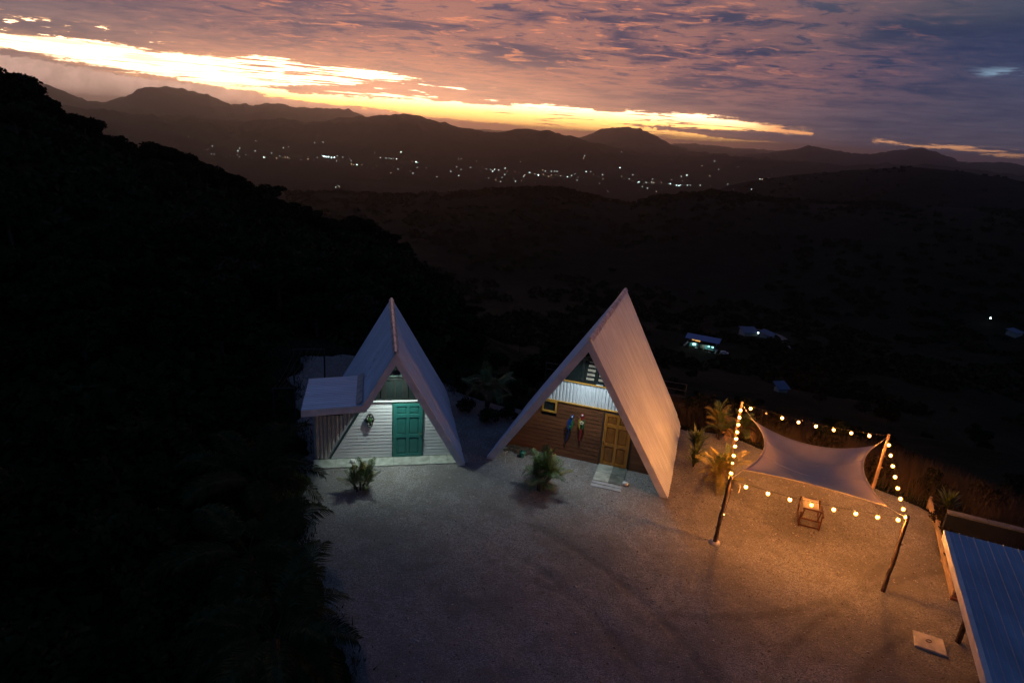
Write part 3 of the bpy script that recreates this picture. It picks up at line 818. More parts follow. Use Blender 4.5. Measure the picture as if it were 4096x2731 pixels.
    def boards(s, z0, z1, n, m, holes=(), y0=0.0, th=0.03, name='wall_board', shrink=0.0):
        for i in range(n):
            a = z0 + (z1 - z0) * i / n; b = z0 + (z1 - z0) * (i + 1) / n - 0.007
            cuts = [(-s.w, s.w)]
            for hx0, hx1, hz0, hz1 in holes:
                if a < hz1 - 0.02 and b > hz0 + 0.02:
                    new = []
                    for c0, c1 in cuts:
                        if hx1 <= c0 or hx0 >= c1: new.append((c0, c1)); continue
                        if hx0 > c0: new.append((c0, hx0))
                        if hx1 < c1: new.append((hx1, c1))
                    cuts = new
            for c0, c1 in cuts:
                P = s.in_gable([(c0, a), (c1, a), (c1, b), (c0, b)], shrink)
                if len(P) < 3 or max(p[0] for p in P) - min(p[0] for p in P) < 0.03: continue
                zb = a
                # bottom lip stands proud, like lapped boarding
                MB().prism(P, lambda p: y0 - th - 0.010 * (1 - (p[1] - zb) / (b - zb)), y0).build(name, m, s.root)


def six_panel_door(root, x0, x1, z0, z1, frame_m, panel_m, trim_m, handle_x, y=-0.03):
    d = MB(); d.box(x0, x1, y - 0.02, y + 0.03, z0, z1)
    door = d.build('door', panel_m, root)
    W = x1 - x0; H = z1 - z0
    st = 0.115 * W
    zs = [(0.055, 0.37), (0.43, 0.745), (0.81, 0.955)]
    # stiles and rails stand proud of the panels
    fr = MB(); yp0, yp1 = y - 0.05, y - 0.0205
    fr.box(x0, x0 + st, yp0, yp1, z0, z1); fr.box(x1 - st, x1, yp0, yp1, z0, z1)
    xm = (x0 + x1) / 2
    fr.box(xm - st * 0.42, xm + st * 0.42, yp0 + 0.001, yp1, z0 + 0.01, z1 - 0.01)
    edges = [0.0] + [e for a in zs for e in a] + [1.0]
    for i in range(0, len(edges), 2):
        for a, b in ((x0 + st, xm - st * 0.42), (xm + st * 0.42, x1 - st)):
            fr.box(a, b, yp0, yp1, z0 + edges[i] * H, z0 + edges[i + 1] * H)
    fr.build('door_rail', frame_m, door)
    for a, b in zs:
        for p0, p1 in ((x0 + st, xm - st * 0.42), (xm + st * 0.42, x1 - st)):
            q = MB()
            g = 0.035
            zz0, zz1 = z0 + a * H + g, z0 + b * H - g; xx0, xx1 = p0 + g, p1 - g
            q.add([(xx0 - .02, y - 0.021, zz0 - .02), (xx1 + .02, y - 0.021, zz0 - .02), (xx1 + .02, y - 0.021, zz1 + .02), (xx0 - .02, y - 0.021, zz1 + .02),
                   (xx0 + .02, y - 0.034, zz0 + .02), (xx1 - .02, y - 0.034, zz0 + .02), (xx1 - .02, y - 0.034, zz1 - .02), (xx0 + .02, y - 0.034, zz1 - .02)],
                  [(4, 5, 6, 7), (0, 1, 5, 4), (1, 2, 6, 5), (2, 3, 7, 6), (3, 0, 4, 7)])
            q.build('door_panel', panel_m, door)
    h = MB(); zh = z0 + 0.44 * H
    h.ball((handle_x, y - 0.085, zh), 0.03, 8, 6); h.tube([(handle_x, y - 0.05, zh), (handle_x, y - 0.085, zh)], 0.012, 6)
    h.box(handle_x - 0.02, handle_x + 0.02, y - 0.056, y - 0.0505, zh - 0.05, zh + 0.05)
    h.build('door_handle', M['brass'], door)
    f = MB(); t = 0.035
    f.box(x0 - t, x0 - 0.003, y - 0.035, y + 0.03, z0, z1 + t); f.box(x1 + 0.003, x1 + t, y - 0.035, y + 0.03, z0, z1 + t)
    f.box(x0 - 0.003, x1 + 0.003, y - 0.034, y + 0.03, z1 + 0.003, z1 + t)
    f.build('door_frame', trim_m, door)
    return door


def gable_glass(A, z0, zbeam, ztop, mull, panes, lit=None, y=0.0):
    """window band up to the apex: frame members, panes as sub-parts"""
    fr = MB()
    P = A.in_gable([(-3, z0), (3, z0), (3, z0 + 0.05), (-3, z0 + 0.05)]); fr.prism(P, y - 0.05, y + 0.02)
    P = A.in_gable([(-3, zbeam), (3, zbeam), (3, zbeam + 0.05), (-3, zbeam + 0.05)]); fr.prism(P, y - 0.055, y + 0.02)
    P = A.in_gable([(-3, zbeam + 0.09), (3, zbeam + 0.09), (3, zbeam + 0.13), (-3, zbeam + 0.13)]); fr.prism(P, y - 0.055, y + 0.02)
    for a, b in mull:
        P = A.in_gable([(a, z0 + 0.051), (b, z0 + 0.051), (b, zbeam - 0.001), (a, zbeam - 0.001)])
        if len(P) > 2: fr.prism(P, y - 0.05, y + 0.02)
    win = fr.build('window', M['frame_dark'], A.root)
    for a, b in panes:
        P = A.in_gable([(a, z0 + 0.051), (b, z0 + 0.051), (b, zbeam - 0.001), (a, zbeam - 0.001)])
        if len(P) > 2:
            MB().prism(P, y - 0.012, y - 0.004).build('pane', M['glass'], win)
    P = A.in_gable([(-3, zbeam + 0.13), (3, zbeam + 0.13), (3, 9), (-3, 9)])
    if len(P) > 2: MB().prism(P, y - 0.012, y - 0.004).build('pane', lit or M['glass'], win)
    P = A.in_gable([(-3, zbeam + 0.05), (3, zbeam + 0.05), (3, zbeam + 0.09), (-3, zbeam + 0.09)])
    if len(P) > 2: MB().prism(P, y - 0.03, y - 0.004).build('pane', M['glass'], win)
    return win


def ribbed_panel(x0, x1, pitch, depth, y, zlo, zhi, flip=1):
    """upright ribbed sheet facing -y; zlo/zhi functions of x"""
    b = MB(); n = int(round((x1 - x0) / pitch)); vs = []
    for i in range(n):
        for fr, hh in ((0.0, 0), (0.30, 0), (0.42, 1), (0.88, 1)):
            x = x0 + (i + fr) * (x1 - x0) / n
            vs.append((x, y - depth * hh))
    vs.append((x1, y))
    pts = []; fs = []
    for x, yy in vs:
        lo, hi = zlo(x), zhi(x)
        if hi < lo: hi = lo
        pts += [(x, yy, lo), (x, yy, hi)]
    fs = [(2 * i, 2 * i + 2, 2 * i + 3, 2 * i + 1) for i in range(len(vs) - 1)]
    return b.add(pts, fs)


def flood_lamp(root, loc, lens_m, power, color, aim=(0, 0, -1), size=0.10):
    """small flood light under the roof peak, with its own light"""
    x, y, z = loc
    h = MB(); h.box(x - 0.11, x + 0.11, y - 0.05, y + 0.05, z + 0.10, z + 0.13)
    for q in ((x - .11, x - .10, y - .05, y + .05), (x + .10, x + .11, y - .05, y + .05), (x - .0995, x + .0995, y - .05, y - .042), (x - .0995, x + .0995, y + .042, y + .05)): h.box(*q, z, z + 0.0995)
    h.box(x - 0.015, x + 0.015, y - 0.01, y + 0.01, z + 0.13, z + 0.30)
    lamp = h.build('lamp_housing', M['lamp_house'], root)
    MB().box(x - 0.085, x + 0.085, y - 0.03, y + 0.03, z + 0.085, z + 0.0945).build('lamp_lens', lens_m, lamp)
    ld = bpy.data.lights.new('flood_light', 'AREA'); ld.shape = 'RECTANGLE'; ld.size = 0.17; ld.size_y = 0.07
    ld.energy = power; ld.color = color; ld.spread = rad(165)
    lo = bpy.data.objects.new('flood_light', ld); COL.objects.link(lo); lo.parent = root
    lo.location = (x, y, z + 0.03)
    lo.rotation_euler = Vector(aim).to_track_quat('-Z', 'Y').to_euler()
    return lamp


# ---- left cabin: white boards, teal door, lean-to on its left
def left_cabin():
    root = empty('cabin', (-3.949, 20.579, 0.0), 0.2194, 'smaller white A-frame cabin with teal door and flat-roofed lean-to on its left', 'cabin')
    A = AFrame(root, 2.464, 4.257, 0.743, 6.07, t=0.2, left_cut=2.28, kb=0.05)
    A.roof(M['roof'])
    A.fascia(0.215)
    door = (-0.05, 0.975, 0.055, 2.12)
    A.boards(0.055, 2.20, 17, M['board_white'], holes=[(door[0] - 0.04, door[1] + 0.04, 0, 2.16)])
    wl = MB(); P = A.in_gable([(-3, 2.205), (3, 2.205), (3, 2.25), (-3, 2.25)]); wl.prism(P, -0.085, 0.0)
    wl.build('ledge', M['board_white'], root)
    six_panel_door(root, *door, M['door_green'], M['door_panel'], M['green_trim'], 0.90)
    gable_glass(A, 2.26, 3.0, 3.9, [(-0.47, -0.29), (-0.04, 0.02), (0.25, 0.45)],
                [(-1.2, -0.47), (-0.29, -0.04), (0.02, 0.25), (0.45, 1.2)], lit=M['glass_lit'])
    # sealing wall behind everything and a rear gable
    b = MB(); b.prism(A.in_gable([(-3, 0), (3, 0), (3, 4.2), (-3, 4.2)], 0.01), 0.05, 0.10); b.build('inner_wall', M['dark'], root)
    b = MB(); b.prism(A.in_gable([(-3, 0), (3, 0), (3, 4.2), (-3, 4.2)], 0.0), 5.55, 5.62); b.build('rear_wall', M['board_white'], root)
    flood_lamp(root, (0.03, -0.60, 3.42), M['lamp_green'], 76.0, (0.84, 1.0, 0.93), (0.0, -0.05, -1))
    # ---- lean-to on the left
    x0, x1 = -2.74, -1.05
    slope = lambda z: -(A.wi - z * A.w / A.h)
    sl = lambda x: max(0.0, (x + A.w + 0.0) * A.h / A.w + 0.0)
    wz = 1.94
    ribbed_panel(x0, -1.12, 0.135, 0.035, 0.012, lambda x: max(0.06, (x + A.wi + 0.16) * A.h / A.w), lambda x: wz if (x < -2.58 or x > -1.78) else 1.74).build('wall_sheet', M['metal_tan'], root)
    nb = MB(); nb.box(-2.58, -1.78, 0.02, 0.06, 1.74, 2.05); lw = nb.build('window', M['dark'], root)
    MB().box(-2.60, -1.76, -0.035, 0.02, 1.715, 1.74).build('window_sill', M['frame_dark'], lw)
    # green edging strip along the A-frame slope
    MB().bar((slope(0.08) - 0.045, -0.045, 0.06), (slope(1.98) - 0.045, -0.045, 1.98), 0.045, 0.03).build('corner_strip', M['green_trim'], root)
    # left wall of the lean-to
    b = ribbed_panel(0.0, 1.95, 0.135, 0.03, 0.0, lambda x: 0.0, lambda x: 1.96)
    b.v = [(x0 + y, x, z) for x, y, z in b.v]; b.build('wall_sheet', M['metal_tan'], root)
    MB().box(x0, -1.3, 1.95, 1.99, 0.0, 1.9).build('wall_sheet', M['metal_tan'], root)
    # flat roof: ribs run to the left, fall to the left
    yf, yb = -0.743, 1.98
    zt = lambda x: 2.24 + (x + 3.02) * 0.055
    for k in range(3):
        y0 = yf + (yb - yf) * k / 3; y1 = yf + (yb - yf) * (k + 1) / 3
        vs = []; n = 6
        for i in range(n):
            for fr, hh in ((0, 0), (0.35, 0), (0.5, 1), (0.85, 1)): vs.append((y0 + (i + fr) * (y1 - y0) / n, 0.02 * hh))
        vs.append((y1, 0.0))
        xr = -1.02
        def xslope(z): return -(A.w - z * A.w / A.h)
        rows = []
        for yy, hh in vs:
            xe = xslope(zt(-1.15)) - 0.0 if yy > 0 else -1.10
            rows.append([(-3.06 + R.uniform(-.006, .006), yy, zt(-3.06) + hh + 0.03 + 0.003 * k), (xe + 0.02, yy, zt(xe) + hh + 0.03 + 0.003 * k)])
        b = MB(); b.add([p for r in rows for p in r], [(2 * i, 2 * i + 1, 2 * i + 3, 2 * i + 2) for i in range(len(rows) - 1)])
        b.build('roof_sheet', M['roof'], root)
    b = MB(); b.box(-3.0, -1.2, yf + 0.03, yb - 0.03, 2.10, 2.225); b.build('roof_slab', M['soffit'], root)
    # front and left bargeboards of the lean-to roof
    P = [(-3.06, zt(-3.06) - 0.20), (-0.93, zt(-0.93) - 0.17), (-1.06, 2.40), (-3.06, zt(-3.06) + 0.035)]
    MB().prism(P, yf - 0.052, yf - 0.004).build('fascia_board', M['fascia'], root)
    # puckered flashing where the flat roof meets the slope
    b = MB(); vs = []; n = 40
    for i in range(n + 1):
        yy = -0.70 + 2.66 * i / n
        w = R.uniform(-0.012, 0.012) + (0.03 if i % 8 == 0 else 0)
        xe = -1.145
        vs += [(xe - 0.17 + w * 0.5, yy, zt(xe - 0.17) + 0.062 + w * 0.4), (xe - 0.06, yy, zt(xe) + 0.085 + abs(w)), (xe + 0.05, yy, zt(xe) + 0.17 + w)]
    b.add(vs, [(3 * i + j, 3 * i + j + 1, 3 * i + j + 4, 3 * i + j + 3) for i in range(n) for j in (0, 1)])
    b.build('flashing', M['concrete'], root)
    MB().bar((-1.06, 1.35, 2.46), (-0.55, 1.9, 3.35), 0.02).build('roof_pipe', M['steel'], root)
    # tiled porch
    b = MB(); b.box(-2.80, 2.62, -0.66, -0.03, -0.12, 0.028); porch = b.build('porch', M['grout'], root)
    xs = [-2.77, -2.02, -1.36, -0.70, -0.05, 0.60, 1.24, 1.88, 2.50]
    for a, c in zip(xs[:-1], xs[1:]):
        b = MB(); b.box(a + 0.006, c - 0.006, -0.64, -0.05, 0.026, 0.042 + R.uniform(0, .004)); b.build('tile', M['tile'], porch)
    return root


CAB1 = left_cabin()


def to_world(root, p):
    c, s_ = math.cos(root.rotation_euler.z), math.sin(root.rotation_euler.z)
    return Vector((root.location.x + c * p[0] - s_ * p[1], root.location.y + s_ * p[0] + c * p[1], root.location.z + p[2]))


# ---- right cabin: brown boards, orange door
def right_cabin():
    root = empty('cabin', (2.892, 21.339, 0.0), -0.2924, 'larger A-frame cabin with brown boarding, ribbed white band and orange wooden door', 'cabin')
    A = AFrame(root, 3.275, 5.354, 1.355, 4.934, ot=2.033, Lt=5.625, xa=0.16, t=0.2, kb=0.09, inner=2.80)
    A.roof(M['roof'], pitch=0.15)
    A.fascia(0.225)
    door = (0.68, 1.66, 0.06, 2.08)
    A.boards(0.0, 2.18, 14, M['board_wood'], holes=[(0.60, 1.74, 0, 2.2), (-1.68, -1.11, 1.68, 2.18)], shrink=-0.15)
    b = MB()
    b.box(0.60, 0.64, -0.052, 0, 0.0, 2.18); b.box(1.70, 1.74, -0.052, 0, 0, 2.18); b.box(0.645, 1.695, -0.05, 0, 2.125, 2.18)
    b.build('door_surround', M['wood_dark'], root)
    six_panel_door(root, *door, M['door_orange'], M['door_orange_panel'], M['wood_dark'], 0.735)
    # little square window
    b = MB(); t = 0.055; wx0, wx1, wz0, wz1 = -1.67, -1.12, 1.70, 2.17
    b.box(wx0, wx1, -0.075, 0.0, wz0, wz0 + t); b.box(wx0, wx1, -0.075, 0, wz1 - t, wz1)
    b.box(wx0, wx0 + t, -0.074, 0, wz0 + t, wz1 - t); b.box(wx1 - t, wx1, -0.074, 0, wz0 + t, wz1 - t)
    w = b.build('window', M['trim_yellow'], root)
    MB().box(wx0 + t, wx1 - t, -0.012, 0.0, wz0 + t, wz1 - t).build('pane', M['glass'], w)
    # ribbed band with yellow battens
    z0, z1 = 2.19, 3.03
    lim = lambda x: (A.wi + 0.13 - abs(x)) * A.h / A.w
    ribbed_panel(-1.60, 1.60, 0.125, 0.035, -0.005, lambda x: z0 + 0.02, lambda x: min(z1, max(z0 + 0.02, lim(x)))).build('wall_sheet', M['metal_white'], root)
    for zz in (z0 - 0.01, z1):
        P = A.in_gable([(-3, zz), (3, zz), (3, zz + 0.035), (-3, zz + 0.035)], -0.13); MB().prism(P, -0.075, 0.0).build('batten', M['trim_yellow'], root)
    A2 = A; A2.wi = A.wi + 0.1
    gable_glass(A2, 3.07, 3.92, 5, [(-0.33, -0.26), (0.20, 0.26), (0.55, 0.6)], [(-1.3, -0.33), (-0.26, 0.20), (0.26, 0.55), (0.6, 1.3)])
    MB().box(0.22, 0.48, -0.062, -0.052, 3.075, 3.10).build('window_sill', M['metal_white'], root)
    for k in range(5):
        z = 3.20 + k * 0.165
        x = -0.16 + 0.015 * k
        MB().box(x, x + 0.28, -0.020, -0.0125, z, z + 0.085).build('stair_tread', M['slat'], root)
        if k < 4: MB().box(x + 0.44, x + 0.62 - 0.03 * k, -0.020, -0.0125, z + 0.02, z + 0.10).build('stair_tread', M['slat'], root)
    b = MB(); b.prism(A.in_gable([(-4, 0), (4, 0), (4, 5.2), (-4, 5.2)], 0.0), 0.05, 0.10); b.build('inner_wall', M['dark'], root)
    b = MB(); b.prism(A.in_gable([(-4, 0), (4, 0), (4, 5.2), (-4, 5.2)], 0.0), 4.4, 4.46); b.build('rear_wall', M['board_wood'], root)
    flood_lamp(root, (0.08, -1.05, 4.30), M['lamp_blue'], 74.0, (0.80, 0.95, 1.0), (0, -0.1, -1))
    # tiled landing and two steps in front of the door
    b = MB(); b.box(0.66, 1.70, -1.30, -0.055, -0.1, 0.040); land = b.build('landing', M['grout'], root)
    for (a, c, y0, y1, m) in ((0.67, 1.20, -0.66, -0.06, M['tile']), (1.21, 1.69, -0.66, -0.06, M['tile_dark']), (0.67, 1.20, -1.29, -0.67, M['tile']), (1.21, 1.69, -1.29, -0.67, M['tile_dark'])):
        MB().box(a, c, y0, y1, 0.038, 0.056).build('tile', m, land)
    for k, (ya, yb, z) in enumerate(((-1.47, -1.305, 0.035), (-1.66, -1.475, 0.015))):
        MB().box(0.66, 1.71, ya, yb, -0.1, z).build('step', M['step'], root)
    return root


CAB2 = right_cabin()

# ------------------------------------------------------------------ wall ornaments
def macaw(root, x, z, lean, body_m, tail_m, name_label, flower):
    """painted carved macaw hung flat on the wall, seen from the back, tail down"""
    o = empty('macaw_ornament', to_world(root, (x, -0.055, z)), root.rotation_euler.z, name_label, 'ornament', 'painted macaws hung on the brown wall')
    def skin(pts, n=10):
        b = MB(); vs = []
        for (px, pz, hw, dp) in pts:
            for k in range(n):
                t = 2 * math.pi * k / n
                vs.append((px + math.cos(t) * hw, -0.05 + math.sin(t) * dp, pz))
        L = len(pts)
        b.add(vs, [(i * n + k, i * n + (k + 1) % n, (i + 1) * n + (k + 1) % n, (i + 1) * n + k) for i in range(L - 1) for k in range(n)] +
              [tuple(range(n)), tuple((L - 1) * n + k for k in range(n))])
        return b
    l = lean
    skin([(0.06 * l, -0.02, 0.02, 0.02), (0.05 * l, -0.06, 0.055, 0.045), (0.03 * l, -0.13, 0.06, 0.05), (0.0, -0.2, 0.075, 0.055), (0, -0.30, 0.10, 0.06),
          (-0.0 * l, -0.42, 0.095, 0.055), (-0.02 * l, -0.54, 0.06, 0.04), (-0.03 * l, -0.60, 0.03, 0.02)]).build('body', body_m, o, True)
    skin([(-0.02 * l, -0.50, 0.055, 0.03), (-0.06 * l, -0.70, 0.055, 0.02), (-0.10 * l, -0.90, 0.045, 0.015), (-0.13 * l, -1.08, 0.035, 0.012), (-0.15 * l, -1.22, 0.01, 0.006)], 8).build('tail', tail_m, o, True)
    b = MB(); b.ball((0.05 * l, -0.105, -0.075), 0.04, 8, 6, (1, 0.5, 1)); b.build('face_patch', M['white'], o, True)
    b = MB(); b.add([(0.05 * l - .022, -0.12, -0.085), (0.05 * l + .022, -0.12, -0.085), (0.05 * l, -0.15, -0.10), (0.05 * l - 0.004, -0.12, -0.145)], [(0, 1, 2), (0, 2, 3), (1, 3, 2), (0, 3, 1)])
    b.build('beak', M['blk'], o)
    for sd in (-1, 1):
        b = MB(); P = [(sd * 0.055, -0.18), (sd * 0.12, -0.27), (sd * 0.115, -0.42), (sd * 0.07, -0.60), (sd * 0.03, -0.66), (sd * 0.035, -0.45), (sd * 0.03, -0.28)]
        b.prism(P, -0.115, -0.095); b.build('wing', M['grn'] if sd > 0 else (M['yel'] if flower else body_m), o)
    if flower:
        b = MB()
        for k in range(5):
            t = 2 * math.pi * k / 5 + 0.3
            b.ball((0.01 + 0.05 * math.cos(t), -0.13, -0.36 + 0.05 * math.sin(t)), 0.036, 8, 5, (1, 0.3, 1))
        f = b.build('flower', M['cream'], o, True)
        b = MB(); b.ball((0.01, -0.143, -0.36), 0.015, 6, 4); b.build('flower_centre', M['blk'], f)
        skin([(0.0, -0.42, 0.10, 0.065), (0, -0.50, 0.09, 0.06), (0, -0.58, 0.05, 0.04)], 8).build('rump', M['grn'], o, True)
    else:
        skin([(0.0, -0.43, 0.100, 0.065), (-0.01, -0.52, 0.085, 0.055), (-0.02, -0.60, 0.04, 0.04)], 8).build('rump', M['grn'], o, True)
    b = MB(); b.ball((0.12 * (-1 if flower else 1), -0.05, -0.20), 0.03, 6, 5); b.build('perch_knob', M['rust'], o)
    return o


macaw(CAB2, -0.54, 1.80, 0.8, M['blue'], M['navy'], 'blue macaw ornament with white face on the brown cabin wall, nearer the small window', False)
macaw(CAB2, -0.13, 1.93, 0.1, M['red'], M['red'], 'scarlet macaw ornament with yellow wing and cream flower on the brown wall', True)


def turtle():
    o = empty('turtle_plaque', to_world(CAB1, (-0.86, -0.05, 1.52)), CAB1.rotation_euler.z, 'dark iron turtle plaque with mossy green shell on the white boarded wall', 'ornament')
    P = [(0.02, .27), (.09, .24), (.12, .16), (.16, .08), (.155, 0.0), (.12, -.06), (.10, -.17), (.07, -.25), (.0, -.27), (-.06, -.25), (-.08, -.18), (-.10, -.1), (-.145, -.02), (-.15, .06), (-.11, .17), (-.06, .245)]
    ring = MB()
    n = len(P)
    vs = [(x, -0.06, z) for x, z in P] + [(x * 0.86, -0.075, z * 0.9) for x, z in P] + [(x, -0.035, z) for x, z in P] + [(x * 0.86, -0.035, z * 0.9) for x, z in P]
    ring.add(vs, [(i, (i + 1) % n, (i + 1) % n + n, i + n) for i in range(n)] + [(i, i + 2 * n, (i + 1) % n + 2 * n, (i + 1) % n) for i in range(n)] +
             [(i + n, (i + 1) % n + n, (i + 1) % n + 3 * n, i + 3 * n) for i in range(n)])
    ring.build('rim', M['blk'], o)
    b = MB(); b.prism([(x * 0.85, z * 0.89) for x, z in P], -0.045, -0.03); b.build('backing', M['blk'], o)
    b = MB(); b.ball((0.0, -0.05, 0.02), 0.1, 12, 8, (0.95, 0.35, 1.15)); b.build('shell', M['shell'], o, True)
    for (x, z, r, sx, sz) in ((-.06, .16, .035, 1, 1.3), (.04, .17, .04, 1, 1), (.10, .06, .035, .8, 1.4), (-.09, .07, .035, .8, 1.4), (-.045, -.13, .04, 1, 1), (.055, -.11, .03, .7, 2), (-.03, -.21, .022, 1, 1.3), (.03, -.22, .022, 1, 1)):
        b = MB(); b.ball((x, -0.065, z), r, 8, 5, (sx, 0.35, sz)); b.build('shell_scute', M['shell_grey'], o, True)


turtle()

# ------------------------------------------------------------------ small things by the cabins
def boulder(loc, r, label, group=None):
    b = MB(); b.ball((0, 0, 0), r, 12, 8, (1.1, 0.9, 0.75))
    b.v = [tuple(Vector(v) * (1 + 0.22 * float(fbm(np.array(v[0] * 9 + loc[0] * 7), np.array(v[1] * 9 + v[2] * 13), 3, 8)))) for v in b.v]
    o = b.build('boulder', M['stone'], None, True); o.location = loc
    tag(o, label, 'stone', group)


p = to_world(CAB1, (-1.44, -0.36, 0.115)); boulder(p, 0.10, 'round white stone lying on the tiled porch left of the teal door')
boulder((4.27, 19.74, 0.07), 0.10, 'flat white stone beside the step below the orange door')
boulder((0.17, 23.3, 0.04), 0.08, 'small pale stone on the gravel between the two cabins')
for k in range(0): pass

b = MB(); b.tube([(0, 0, -0.05), (0.0, 0.0, 0.17)], [0.09, 0.10], 12); b.tube([(0, 0, 0.17), (0, 0, 0.20)], [0.115, 0.115], 12, True)
o = b.build('drain_pipe', M['green_pipe'], None, True); o.location = (0.66, 21.26, 0.02); o.rotation_euler = (0.15, 0.1, 0)
tag(o, 'short green pipe stub sticking out of the disturbed soil by the brown cabin', 'pipe')
b = MB(); b.tube([(0.02, 0.1, 0.0), (0.02, 0.1, 0.42)], 0.014, 6); b.tube([(0.02, 0.1, 0.42), (0.10, 0.12, 0.45)], 0.014, 6)
o = b.build('water_pipe', M['pvc'], None); o.location = (0.03, 20.66, 0); tag(o, 'thin pale standpipe inside the left foot of the brown cabin roof', 'pipe')
# heap of dug soil
def soil_heap():
    n = 26; vs = []; fs = []
    for i in range(n):
        for j in range(n):
            x = -1 + 2 * i / (n - 1); y = -1 + 2 * j / (n - 1)
            q = max(0, 1 - (x * x + y * y)) ** 0.8
            h = 0.10 * q * (0.6 + 1.6 * float(fbm(np.array(x * 3.0), np.array(y * 3.0), 4, 91))) - 0.03
            vs.append((x * 0.75, y * 0.38, h))
    fs = [(i * n + j, (i + 1) * n + j, (i + 1) * n + j + 1, i * n + j + 1) for i in range(n - 1) for j in range(n - 1)]
    b = MB(); b.add(vs, fs); o = b.build('soil_heap', M['soil'], None, True)
    o.location = (0.55, 21.75, 0.03); o.rotation_euler = (0, 0, -0.3)
    tag(o, 'low heap of dark dug soil at the left end of the brown wall', 'soil heap')
soil_heap()

# ------------------------------------------------------------------ palms, sword plants, shrubs, trees
def frond_mesh(name, L, droop, nl, ll, m, lw=0.028, rise=0.9, stem=0.16):
    """arching rachis with paired leaflets"""
    rr = random.Random(name)
    pts = []
    for i in range(13):
        t = i / 12
        pts.append(Vector((L * (t - 0.12 * t * t), 0, L * (rise * t - droop * t * t))))
    b = MB(); b.tube(pts, [0.013 * (1 - 0.75 * i / 12) * (L ** .5) for i in range(13)], 4, False)
    def at(t):
        f = t * 12; i = min(int(f), 11); return pts[i].lerp(pts[i + 1], f - i), (pts[i + 1] - pts[i]).normalized()
    for k in range(nl):
        t = stem + (1 - stem) * (k + 0.5) / nl
        p, d = at(t)
        le = ll * (0.45 + 1.1 * math.sin(math.pi * min(1, 0.16 + 0.80 * t))) * rr.uniform(0.85, 1.1)
        for sd in (-1, 1):
            side = Vector((0, sd, 0))
            fw = 0.35 + 0.75 * t
            dir1 = (side * 1.0 + d * fw + Vector((0, 0, 0.30 + rr.uniform(-.12, .12)))).normalized()
            m1 = p + dir1 * le * 0.55
            m2 = m1 + (dir1 + Vector((0, 0, -0.75))).normalized() * le * 0.5
            wv = d * lw * 0.5 * (L ** .3)
            b.add([p - wv * .4, p + wv * .4, m1 - wv, m1 + wv, m2], [(0, 1, 3, 2), (2, 3, 4)])
    me = b.mesh(name, m)
    return me


FR = {}
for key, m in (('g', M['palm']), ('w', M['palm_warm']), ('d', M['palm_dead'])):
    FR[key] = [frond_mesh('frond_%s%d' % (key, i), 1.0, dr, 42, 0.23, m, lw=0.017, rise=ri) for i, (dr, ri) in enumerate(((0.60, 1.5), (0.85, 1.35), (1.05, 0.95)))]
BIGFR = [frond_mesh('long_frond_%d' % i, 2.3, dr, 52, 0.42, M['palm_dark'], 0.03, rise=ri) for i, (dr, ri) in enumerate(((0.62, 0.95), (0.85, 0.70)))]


def palm_clump(loc, h, nf, label, mix='g', group=None, stems=5, big=False, seed=0):
    rr = random.Random(seed + 31)
    o = empty('palm', loc, rr.uniform(0, 6), label, 'palm', group)
    b = MB()
    heads = []
    for s_ in range(stems):
        a = rr.uniform(0, 6.28); q = 0.05 * stems ** .5 * rr.random() if stems > 1 else 0
        top = Vector((math.cos(a) * q * 2.2, math.sin(a) * q * 2.2, h * rr.uniform(0.08, 0.42))) if not big else Vector((0.1, 0.05, h * 0.5))
        b.tube([(math.cos(a) * q, math.sin(a) * q, -0.15), top * 0.5 + Vector((0, 0, 0.0)), top], [0.035 if not big else 0.16, 0.03 if not big else 0.13, 0.025 if not big else 0.10], 6)
        heads.append(top)
    b.build('stem', M['bark'], o)
    for k in range(nf):
        hd = heads[k % len(heads)]
        key = mix[k % len(mix)]
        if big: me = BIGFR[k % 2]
        else: me = FR[key][rr.choice((0, 0, 1, 2)) if key != 'd' else 2]
        f = link('frond', me, o)
        f.location = hd
        sc = h * rr.uniform(0.36, 0.62) if not big else rr.uniform(0.8, 1.1)
        f.scale = (sc, sc, sc)
        f.rotation_euler = (rr.uniform(-.15, .15), rr.uniform(-0.85, 0.30) if not big else rr.uniform(-.2, .35), k * 2.4 + rr.uniform(-.3, .3))
    return o


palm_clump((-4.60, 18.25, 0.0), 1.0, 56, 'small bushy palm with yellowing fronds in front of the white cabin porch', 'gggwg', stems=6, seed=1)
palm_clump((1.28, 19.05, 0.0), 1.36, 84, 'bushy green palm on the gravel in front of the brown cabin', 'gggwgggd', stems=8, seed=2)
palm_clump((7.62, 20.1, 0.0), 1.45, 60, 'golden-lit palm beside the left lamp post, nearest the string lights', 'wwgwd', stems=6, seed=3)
palm_clump((8.70, 24.0, 0.0), 1.45, 40, 'tall thin palm behind the shade sail at the yard edge', 'gwgd', stems=5, seed=4)
palm_clump((9.95, 24.6, -0.1), 1.4, 24, 'low palm behind the rear left lamp post', 'gdg', stems=4, seed=14)
palm_clump((-0.9, 25.6, 0.0), 1.9, 34, 'dark palm growing between the two cabins', 'ggd', stems=6, seed=5)
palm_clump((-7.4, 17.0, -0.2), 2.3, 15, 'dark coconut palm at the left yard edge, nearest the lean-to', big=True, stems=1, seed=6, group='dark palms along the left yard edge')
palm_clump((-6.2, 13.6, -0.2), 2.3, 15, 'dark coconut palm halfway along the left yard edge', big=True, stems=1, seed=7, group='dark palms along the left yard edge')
palm_clump((-4.6, 10.8, -0.2), 2.2, 15, 'dark coconut palm at the bottom of the left yard edge, nearest the camera', big=True, stems=1, seed=8, group='dark palms along the left yard edge')


